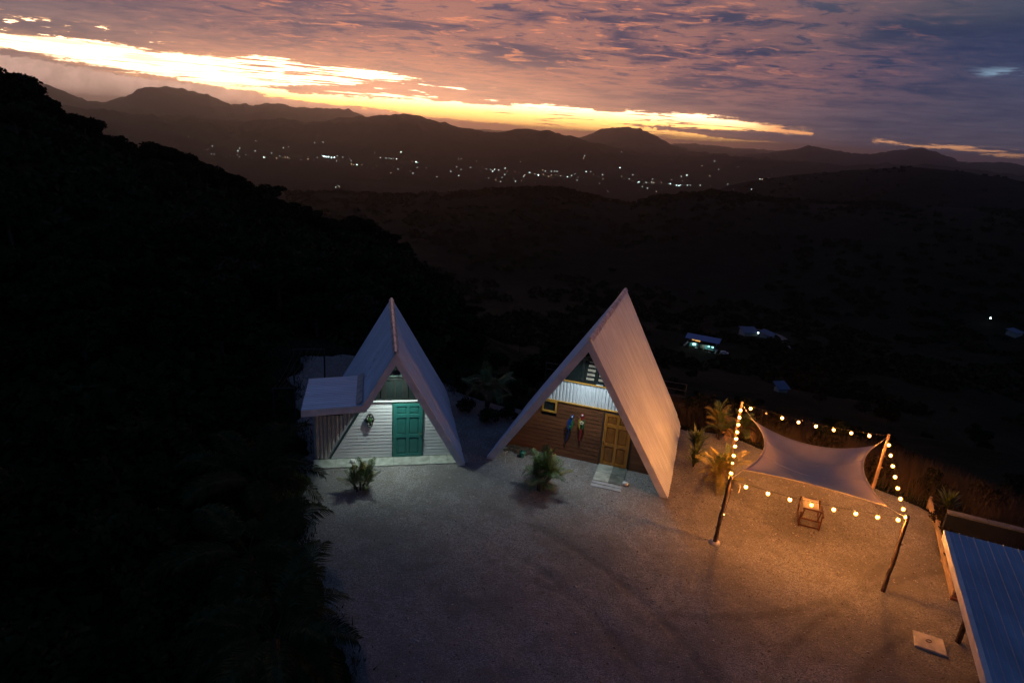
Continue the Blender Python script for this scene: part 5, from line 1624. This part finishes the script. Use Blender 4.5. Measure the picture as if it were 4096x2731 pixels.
shelter()
shrub(0, 11.9, 12.1, 0.5, 'small dark plant at the foot of the shelter post', None, 0.0)


def planter():
    o = empty('raised_planter', (13.6, 17.0, 0), 0, 'long raised planter edged with weathered boards on the right of the yard', 'planter')
    off = Vector((13.6, 17.0, 0))
    pts = [Vector((14.88, 19.75, 0)), Vector((14.22, 18.22, 0)), Vector((13.42, 16.6, 0)), Vector((12.60, 14.85, 0))]
    for a, c in zip(pts[:-1], pts[1:]):
        for z in (0.02, 0.17):
            d = (c - a); 
            b = MB(); b.bar(a + d * 0.01 - off + Vector((0, 0, z + 0.07)), c - d * 0.01 - off + Vector((0, 0, z + 0.07)), 0.045, 0.14); b.build('edge_board', M['planter'], o)
        b = MB(); b.bar(a - off + Vector((0, 0, -0.1)), a - off + Vector((0, 0, 0.38)), 0.07); b.build('stake', M['planter'], o)
    # narrow cross boards at the near end, like treads
    for k in range(6):
        p = pts[2].lerp(pts[3], 0.35 + 0.11 * k); n = Vector((0.9, -0.42, 0))
        b = MB(); b.bar(p - off + Vector((0.05, 0, 0.17)), p + n * 0.8 - off + Vector((0, 0, 0.17)), 0.10, 0.03); b.build('cross_board', M['planter'], o)
    for k in range(7):
        p = pts[3] + Vector((0.04 + k * 0.2, -0.02 - 0.085 * k, 0))
        for z in (0.04, 0.125): 
            b = MB(); b.box(-0.09, 0.09, -0.045, 0.045, -0.035, 0.035, Matrix.Translation(p - off + Vector((0.1 * (z > .1), 0, z))) @ Matrix.Rotation(-0.4, 4, 'Z')); b.build('brick', M['brick'], o)
    b = MB(); q = [pts[0] + Vector((0.03, 0, 0)), pts[1] + Vector((.03, 0, 0)), pts[2] + Vector((.03, 0, 0)), pts[3] + Vector((.05, .05, 0)), pts[3] + Vector((1.6, .2, 0)), pts[2] + Vector((1.3, 0, 0)), pts[1] + Vector((1.0, 0, 0)), pts[0] + Vector((.9, 0, 0))]
    b.add([p - off + Vector((0, 0, 0.10)) for p in q], [(0, 1, 6, 7), (1, 2, 5, 6), (2, 3, 4, 5)]); b.build('soil', M['soil'], o)


planter()


def manhole():
    o = empty('manhole_slab', (10.91, 13.10, 0), 0, 'pale square concrete manhole slab with rusty lifting ring near the shelter', 'slab')
    q = [Vector((10.74, 13.48, 0)), Vector((11.35, 13.22, 0)), Vector((11.10, 12.64, 0)), Vector((10.47, 12.94, 0))]
    off = Vector((10.91, 13.10, 0))
    b = MB(); b.add([p - off + Vector((0, 0, z)) for z in (-0.05, 0.05) for p in q] + [(p - off) * 0.93 + Vector((0, 0, 0.068)) for p in q],
                    [(0, 1, 2, 3), (0, 1, 5, 4), (1, 2, 6, 5), (2, 3, 7, 6), (3, 0, 4, 7), (4, 5, 9, 8), (5, 6, 10, 9), (6, 7, 11, 10), (7, 4, 8, 11), (8, 9, 10, 11)])
    b.build('lid', M['concrete'], o)
    b = MB(); b.tube([(0.07 * math.cos(t), 0.045 * math.sin(t), 0.078) for t in [i * math.pi / 6 for i in range(13)]], 0.008, 5); b.build('lifting_ring', M['rust'], o)


manhole()


def low_wall():
    o = empty('garden_wall', (16.5, 16.8, 0), 0, 'dark rendered wall with pale coping behind the blue-roofed shelter', 'wall')
    off = Vector((16.5, 16.8, 0))
    a = Vector((14.05, 17.80, 0)); c = Vector((21.0, 14.9, 0))
    b = MB(); b.bar(a - off + Vector((0, 0, 0.0)), c - off + Vector((0, 0, 0.0)), 0.16, 1.9); b.build('wall_face', M['wall_dark'], o)
    n = 7
    for k in range(n):
        p = a.lerp(c, k / n + 0.002); q = a.lerp(c, (k + 1) / n - 0.002)
        b = MB(); b.bar(p - off + Vector((0, 0, 0.985)), q - off + Vector((0, 0, 0.985)), 0.22, 0.06); b.build('coping', M['coping'], o)


low_wall()


# ------------------------------------------------------------------ clothes rack, railings, stump
def clothes_rack():
    o = empty('clothes_rack', (-8.5, 27.0, 0), 0, 'dark steel clothes drying frame with sagging lines behind the lean-to', 'clothes rack')
    off = Vector((-8.5, 27.0, 0)); h = 1.5
    A_ = Vector((-8.47, 27.3, 0)); B_ = Vector((-9.75, 26.9, 0)); C_ = Vector((-8.25, 22.7, 0)); D_ = Vector((-9.0, 22.5, 0))
    for p in (A_, B_, C_, D_):
        b = MB(); b.tube([p - off + Vector((0, 0, -.3)), p - off + Vector((0, 0, h))], 0.035, 8); b.build('post', M['steel'], o)
    for p, q in ((A_, B_), (C_, D_)):
        b = MB(); b.tube([p - off + Vector((0, 0, h)), q - off + Vector((0, 0, h))], 0.03, 8); b.build('crossbar', M['steel'], o)
    for k in range(5):
        t = 0.08 + 0.84 * k / 4
        p = A_.lerp(B_, t) - off + Vector((0, 0, h + .03)); q = C_.lerp(D_, t) - off + Vector((0, 0, h + .03))
        b = MB(); b.tube([p.lerp(q, i / 10) - Vector((0, 0, 0.6 * (i / 10) * (1 - i / 10))) for i in range(11)], 0.007, 4); b.build('line', M['steel'], o)


clothes_rack()


def railing(pts, label):
    o = empty('deck_railing', to_world(CAB2, pts[0]), CAB2.rotation_euler.z, label, 'railing', 'railings behind the brown cabin')
    off = Vector(pts[0])
    for p in pts:
        b = MB(); b.tube([Vector(p) - off + Vector((0, 0, -0.4)), Vector(p) - off + Vector((0, 0, 0.95))], 0.022, 6); b.build('post', M['rail'], o)
    for z in (0.93, 0.62, 0.3):
        b = MB()
        b.tube([Vector(p) - off + Vector((0, 0, z)) for p in pts], 0.016, 6); b.build('rail', M['rail'], o)


railing([(3.25, 7.35, 0), (1.6, 7.35, 0), (0.2, 7.35, 0)], 'steel railing behind the right side of the brown cabin')
railing([(-3.35, 7.1, 0), (-2.0, 7.1, 0), (-0.6, 7.1, 0)], 'steel railing behind the left side of the brown cabin')
b = MB(); b.box(-3.3, 3.2, 5.0, 7.3, -0.25, -0.02); o = b.build('rear_deck', M['wood_dark'], None); o.location = CAB2.location; o.rotation_euler = CAB2.rotation_euler
tag(o, 'low dark deck behind the brown cabin carrying its railings', 'deck')
b = MB(); b.tube([(0, 0, -0.5), (0, 0, 0.35), (0.02, 0, 0.62)], [0.12, 0.10, 0.09], 8); o = b.build('tree_stump', M['post_pale'], None); o.location = (-12.3, 27.8, float(terrain_z(-12.3, 27.8)) + .05)
tag(o, 'short pale stump standing alone in the dark left of the lean-to', 'stump')


# ------------------------------------------------------------------ valley: house, sheds, track, lamp
def far_house():
    x0, y0 = 92.2, 296.7; gz = float(terrain_z(x0, y0)) - 0.2
    o = empty('house', (x0, y0, gz), -0.42, 'two storey valley house with blue-grey roof and brightly lit turquoise ground floor', 'house')
    def P(name, *a, m): return MB().box(*a).build(name, m, o)
    P('plinth', -7.2, 7.2, -4.2, 3, -2.5, 0.15, m=M['h_conc'])
    P('ground_floor_wall', -6, 6, -0.2, 0.0, 0.15, 2.8, m=M['h_wall'])
    P('side_wall', 5.8, 6.0, 0.0, 3.0, 0.15, 5.0, m=M['h_wall']); P('side_wall', -6.0, -5.8, 0.0, 3.0, 0.15, 5.0, m=M['h_wall'])
    P('floor_slab', -6.6, 6.6, -2.6, 3.0, 2.8, 3.05, m=M['h_conc'])
    P('balcony_front', -6.6, 6.6, -2.65, -2.5, 3.05, 3.9, m=M['wood_dark'])
    P('upper_wall', -6, 6, -0.2, 0.0, 3.05, 5.2, m=M['wood_dark'])
    b = MB(); b.add([(-8.0, -4.0, 5.1), (8.0, -4.0, 5.1), (8.0, 1.0, 6.3), (-8.0, 1.0, 6.3), (8.0, 4.6, 5.3), (-8.0, 4.6, 5.3)] + [(-8.0, -4.0, 4.95), (8.0, -4.0, 4.95), (8.0, 4.6, 5.15), (-8.0, 4.6, 5.15)],
                    [(0, 1, 2, 3), (3, 2, 4, 5), (6, 7, 8, 9), (0, 1, 7, 6), (5, 4, 8, 9)]); b.build('roof', M['h_roof'], o)
    for xa, xb, z0, z1, m in ((-4.6, -3.0, 1.0, 2.5, 'h_win'), (2.6, 3.5, 1.4, 2.3, 'h_win'), (4.4, 5.4, 1.4, 2.3, 'h_win'), (-5.2, -3.9, 3.5, 4.7, 'h_warm'), (-3.6, -1.2, 3.3, 4.7, 'h_warm'), (-2.4, -1.0, 0.5, 2.4, 'dark'), (-0.2, 1.2, 0.4, 2.4, 'slat')):
        b = MB(); b.box(xa - .12, xb + .12, -0.30, -0.2, z0 - .12, z1 + .12); w = b.build('window', M['frame_dark'], o)
        MB().box(xa, xb, -0.34, -0.30, z0, z1).build('pane', M[m], w)
    for x in (-6.2, -3.1, 0, 3.1, 6.2): P('column', x - .08, x + .08, -2.6, -2.45, 0.15, 2.8, m=M['frame_dark'])
    b = MB(); b.bar((-8.4, -1.5, 0.2), (-6.4, 0.5, 3.2), 1.0, 0.2); b.build('outside_stair', M['h_conc'], o)
    P('table', -3.4, -1.6, -3.4, -2.7, 0.7, 0.85, m=M['white']); P('plinth_rail', 1.5, 5.2, -3.9, -3.8, 0.3, 1.2, m=M['red'])
    for x in (-3.8, 2.2):
        ld = bpy.data.lights.new('porch_light', 'POINT'); ld.energy = 150; ld.color = (0.75, 1.0, 0.9); ld.shadow_soft_size = 0.3
        lo = bpy.data.objects.new('porch_light', ld); COL.objects.link(lo); lo.parent = o; lo.location = (x, -1.5, 2.5)
        b = MB(); b.ball((x, -1.5, 2.68), 0.10, 8, 6, (1, 1, .5)); b.build('porch_lamp', M['h_win'], o)
    for k, (x, y) in enumerate(((-9, -6), (-6, -7.5), (-3, -7), (0, -7.6), (3.2, -6.9), (6, -7.4), (8.5, -6))):
        p = to_world(o, (x, y, 0)); plant_tree(3 if k % 2 else 1, p.x, p.y, R.uniform(.35, .55), 'small tree in front of the lit valley house', 'small trees before the valley house')
    # white car beside the house
    p = to_world(o, (10.8, -4.2, 0)); c = empty('parked_car', (p.x, p.y, float(terrain_z(p.x, p.y)) + .2), -0.1, 'small pale car parked right of the lit valley house', 'car')
    b = MB(); b.prism([(-2.1, .35), (2.1, .35), (2.1, .85), (1.2, .95), (.7, 1.45), (-1.1, 1.45), (-1.7, .95), (-2.1, .9)], -0.85, .85); b.build('body', M['metal_white'], c)
    b = MB(); b.prism([(-1.45, .98), (1.0, .98), (.6, 1.36), (-1.0, 1.36)], -0.87, .87); b.build('window', M['frame_dark'], c)
    for x in (-1.3, 1.3):
        for s_ in (-1, 1): b = MB(); b.tube([(x, .7 * s_, .33), (x, .9 * s_, .33)], .33, 12); b.build('wheel', M['blk'], c)


far_house()


def shed(x, y, rz, w, d, h, label, m='shed_roof', lamp=False):
    z = float(terrain_z(x, y)) - 0.3
    o = empty('shed', (x, y, z), rz, label, 'shed')
    MB().box(-w / 2, w / 2, -d / 2, d / 2, -1, h).build('wall', M['h_conc'], o)
    b = MB(); b.add([(-w / 2 - .6, -d / 2 - .6, h + .02), (w / 2 + .6, -d / 2 - .6, h + .02), (w / 2 + .6, d / 2 + .6, h + 1.4), (-w / 2 - .6, d / 2 + .6, h + 1.4), (-w / 2 - .6, -d / 2 - .6, h + .15), (w / 2 + .6, -d / 2 - .6, h + .15), (w / 2 + .6, d / 2 + .6, h + 1.55), (-w / 2 - .6, d / 2 + .6, h + 1.55)],
                    [(0, 1, 2, 3), (4, 5, 6, 7), (0, 1, 5, 4), (1, 2, 6, 5), (2, 3, 7, 6), (3, 0, 4, 7)]); b.build('roof', M[m], o)
    if lamp: b = MB(); b.ball((w * .4, -d / 2 - .9, h + 0.6), 0.42, 8, 6); b.build('wall_lamp', M['town'], o)
    return o


shed(131.0, 343.0, 0.1, 8, 7, 2.6, 'dim blue-roofed shed on the track above the lit house', m='shed_roof', lamp=True)
shed(138.5, 336.0, 0.9, 7, 6, 2.2, 'second dim shed turned aslant right of the blue-roofed one')
shed(81.5, 180.0, 0.3, 3.0, 2.4, 1.6, 'tiny blue-roofed hut low in the dark valley above the shade sail')
shed(333.0, 414.0, 0.5, 9, 6, 2.5, 'faint bluish shed near the right edge of the valley')
def track():
    pts = [(138, 366), (146, 358), (149, 345), (146, 330), (140, 316), (136, 300)]
    pts2 = [(223, 330), (240, 322), (262, 300), (285, 285), (310, 270), (330, 262)]
    for pp, lab in ((pts, 'pale dirt track winding past the valley sheds'), (pts2, 'faint dirt track crossing the right of the valley')):
        vs = []; n = 40
        P = np.array(pp, float); T = np.linspace(0, len(P) - 1, n)
        xs = np.interp(T, range(len(P)), P[:, 0]); ys = np.interp(T, range(len(P)), P[:, 1])
        xs = np.convolve(np.pad(xs, 3, 'edge'), np.ones(7) / 7, 'valid'); ys = np.convolve(np.pad(ys, 3, 'edge'), np.ones(7) / 7, 'valid')
        for i in range(n):
            j = min(i, n - 2); d = Vector((xs[j + 1] - xs[j], ys[j + 1] - ys[j], 0)).normalized(); q = Vector((-d.y, d.x, 0)) * 1.7
            for s_ in (-1, 0, 1):
                x, y = xs[i] + q.x * s_, ys[i] + q.y * s_; vs.append((x, y, float(terrain_z(x, y)) + 0.8))
        b = MB(); b.add(vs, [(3 * i + k, 3 * i + k + 1, 3 * i + k + 4, 3 * i + k + 3) for i in range(n - 1) for k in (0, 1)])
        o = b.build('dirt_track', M['track'], None, True); o['kind'] = 'structure'


track()

# ------------------------------------------------------------------ town lights in the far valley
TOWN = [(-1522,3008,0.75,0),(-1276,3154,0.75,0),(-1024,3377,0.75,0),(-1068,3379,0.75,0),(-1344,2853,0.75,0),(-1247,2902,0.75,0),(-1221,2549,0.75,0),(-1091,2684,0.75,0),(-1136,2626,0.75,0),(-1006,2633,0.75,0),(-1084,2309,0.75,0),(-1100,2325,0.75,0),(-1103,3100,0.75,0),(-1096,3016,0.75,0),(-1013,2407,0.75,0),(-924,2346,1.6,0),(-912,2326,0.75,0),(-916,2480,0.75,0),(-878,2429,0.75,0),(-873,2440,0.75,0),(-878,2344,0.75,0),(-805,2653,2,0),(-791,2626,2,0),(-781,2613,2,0),(-778,2632,2,0),(-755,2594,2,0),(-751,2619,2,0),(-794,2538,0.75,0),(-829,2711,0.75,0),(-771,2729,0.75,0),(-735,2680,0.75,0),(-653,2499,0.75,0),(-688,2422,0.75,0),(-790,2417,0.75,0),(-802,2375,0.75,0),(-601,2304,0.75,0),(-580,2295,1.7,0),(-566,2313,0.75,0),(-590,2292,0.75,0),(-707,3133,0.75,0),(-594,3192,1.5,0),(-619,2848,0.75,0),(-591,2834,0.75,0),(-579,2837,0.75,0),(-566,2819,0.75,0),(-558,2833,0.75,0),(-544,2821,1.3,0),(-442,2709,2,0),(-429,2677,0.75,0),(-460,2725,0.75,0),(-422,2218,0.75,0),(-382,2364,0.75,0),(-350,2090,0.75,0),(-411,2043,0.75,0),(-263,2008,0.75,0),(-347,2356,0.75,0),(-252,2287,0.75,0),(-423,1501,0.75,0),(-418,1465,0.75,0),(-412,1472,0.75,0),(-315,3167,0.75,0),(-301,3161,0.75,0),(-224,3083,0.75,0),(-261,2566,0.75,0),(-231,2430,0.75,0),(-210,2594,0.75,0),(-145,2564,0.75,0),(-127,2544,0.75,0),(-115,2451,1.3,0),(-114,2581,1.3,0),(-98,2556,0.75,0),(-77,2708,0.75,0),(-33,2488,0.75,1),(-15,2470,0.75,0),(21,2522,0.75,0),(54,2416,1.7,0),(41,2457,0.75,0),(75,2467,0.75,0),(89,2379,0.75,0),(104,2470,0.75,0),(137,2730,0.75,0),(136,2448,0.75,0),(161,2428,1.3,0),(182,2526,0.75,0),(-110,2114,0.75,0),(-70,2171,0.75,0),(-66,2323,0.75,0),(-24,2042,0.75,0),(-85,2046,0.75,0),(-68,1998,0.75,0),(1,2299,0.75,0),(-207,2114,0.75,0),(-18,3180,0.75,0),(126,2740,0.75,0),(309,3516,0.75,0),(318,3571,0.75,0),(-18,3191,0.75,0),(601,4194,0.75,0),(479,3333,1.5,0),(1066,3771,0.75,0),(1015,3485,0.75,0),(963,3627,0.75,0),(1151,3605,0.75,0),(800,3262,1.4,0),(792,3244,0.75,0),(756,3185,0.75,0),(603,2699,0.75,0),(548,2464,1.3,0),(558,2408,1.5,0),(563,2392,1.6,0),(580,2439,0.75,0),(644,2685,0.75,0),(606,2443,0.75,0),(620,2455,0.75,0),(665,2487,0.75,0),(897,3208,0.75,0),(485,1367,0.75,0),(486,1357,0.75,0),(497,1354,0.75,0),(489,1240,0.75,1),(414,2402,0.75,0),(426,2437,1.4,0),(410,2570,0.75,0),(453,2440,0.75,0),(518,2663,0.75,0),(488,2474,0.75,0),(482,2484,0.75,0),(268,2859,1.3,0),(288,2869,0.75,0),(286,2709,0.75,0),(325,2735,0.75,0),(397,2682,0.75,0),(473,2878,0.75,0),(185,2538,0.75,0),(204,2638,0.75,0),(185,2286,0.75,0),(162,2438,0.75,0),(137,2450,0.75,0),(136,2728,0.75,0),(78,2755,0.75,0),(87,2694,0.75,0),(112,2713,0.75,0),(54,2416,1.7,0),(41,2465,0.75,0),(249,1923,0.75,0),(296,2462,0.75,0),(522,2506,0.75,0),(540,2457,0.75,0),(413,2037,0.75,0),(400,2214,0.75,0),(406,2151,0.75,0),(255,2211,0.75,0),(435,1411,0.75,0),(441,1278,0.75,0),(24,2513,0.75,0),(5,2353,0.75,0)]

def town():
    g = random.Random(3)
    me = {}
    for key, m in (('a', M['town']), ('w', M['town_warm']), ('b', M['town_soft']), ('c', M['town_red'])):
        b = MB(); b.cur = 1; b.tube([(0, 0, -7), (0, 0, 0)], 0.12, 4); b.cur = 0; b.ball((0, 0, 0), 1.0, 8, 6)
        me[key] = b.mesh('town_lamp_' + key, [m, M['steel']])
    labs = {'w': 'warm yellow lamp of the far town in the valley', 'a': 'bright white lamp of the far town in the valley', 'b': 'faint warm lamp of the far town in the valley', 'c': 'red lamp among the white lights of the far town'}
    grp = {'w': 'warm lamps of the far town', 'a': 'bright lamps of the far town', 'b': 'faint lamps of the far town', 'c': 'red lamps of the far town'}
    spots = list(TOWN)
    base = [t for t in TOWN if t[1] < 2600]
    for k in range(135):
        t = g.choice(base); s_ = g.uniform(0.30, 0.62)
        spots.append((t[0] + g.gauss(0, 60), t[1] + g.gauss(0, 90), -s_, 0))
    for x, y, s_, red in spots:
        k = 'c' if red else ('b' if s_ < 0 else ('w' if g.random() < 0.28 and s_ < 1 else 'a')); s_ = abs(s_)
        D = math.hypot(x, y) / 2300.0
        z = float(terrain_z(x, y)) + 7
        o = link('town_lamp', me[k]); o.location = (x, y, z); q = s_ * D * (0.80 if s_ > 1 else g.uniform(0.5, 1.0)); o.scale = (q, q, q)
        tag(o, labs[k], 'lamp', grp[k])
    b = MB(); b.tube([(0, 0, -6), (0, 0, 0)], 0.1, 4); b.cur = 0
    for (x, y, lab, s_) in ((325.0, 428.0, 'single white lamp on the dark slope at the far right', 0.55),):
        o = link('yard_lamp', me['a']); o.location = (x, y, float(terrain_z(x, y)) + 5); o.scale = (s_,) * 3; tag(o, lab, 'lamp')


town()

# ------------------------------------------------------------------ evening haze
def haze():
    m = bpy.data.materials.new('evening_haze'); m.use_nodes = True; t = m.node_tree; t.nodes.clear()
    out = t.nodes.new('ShaderNodeOutputMaterial'); v = t.nodes.new('ShaderNodeVolumePrincipled')
    v.inputs['Color'].default_value = (1.0, 0.84, 0.78, 1); v.inputs['Density'].default_value = 6.8e-5; v.inputs['Anisotropy'].default_value = 0.85
    t.links.new(v.outputs[0], out.inputs['Volume'])
    m.cycles.homogeneous_volume = True
    b = MB(); b.box(-42000, 42000, -42000, 42000, -420, 195)
    o = b.build('haze', m); o['kind'] = 'stuff'


HAZE_ON = True
if HAZE_ON: haze()
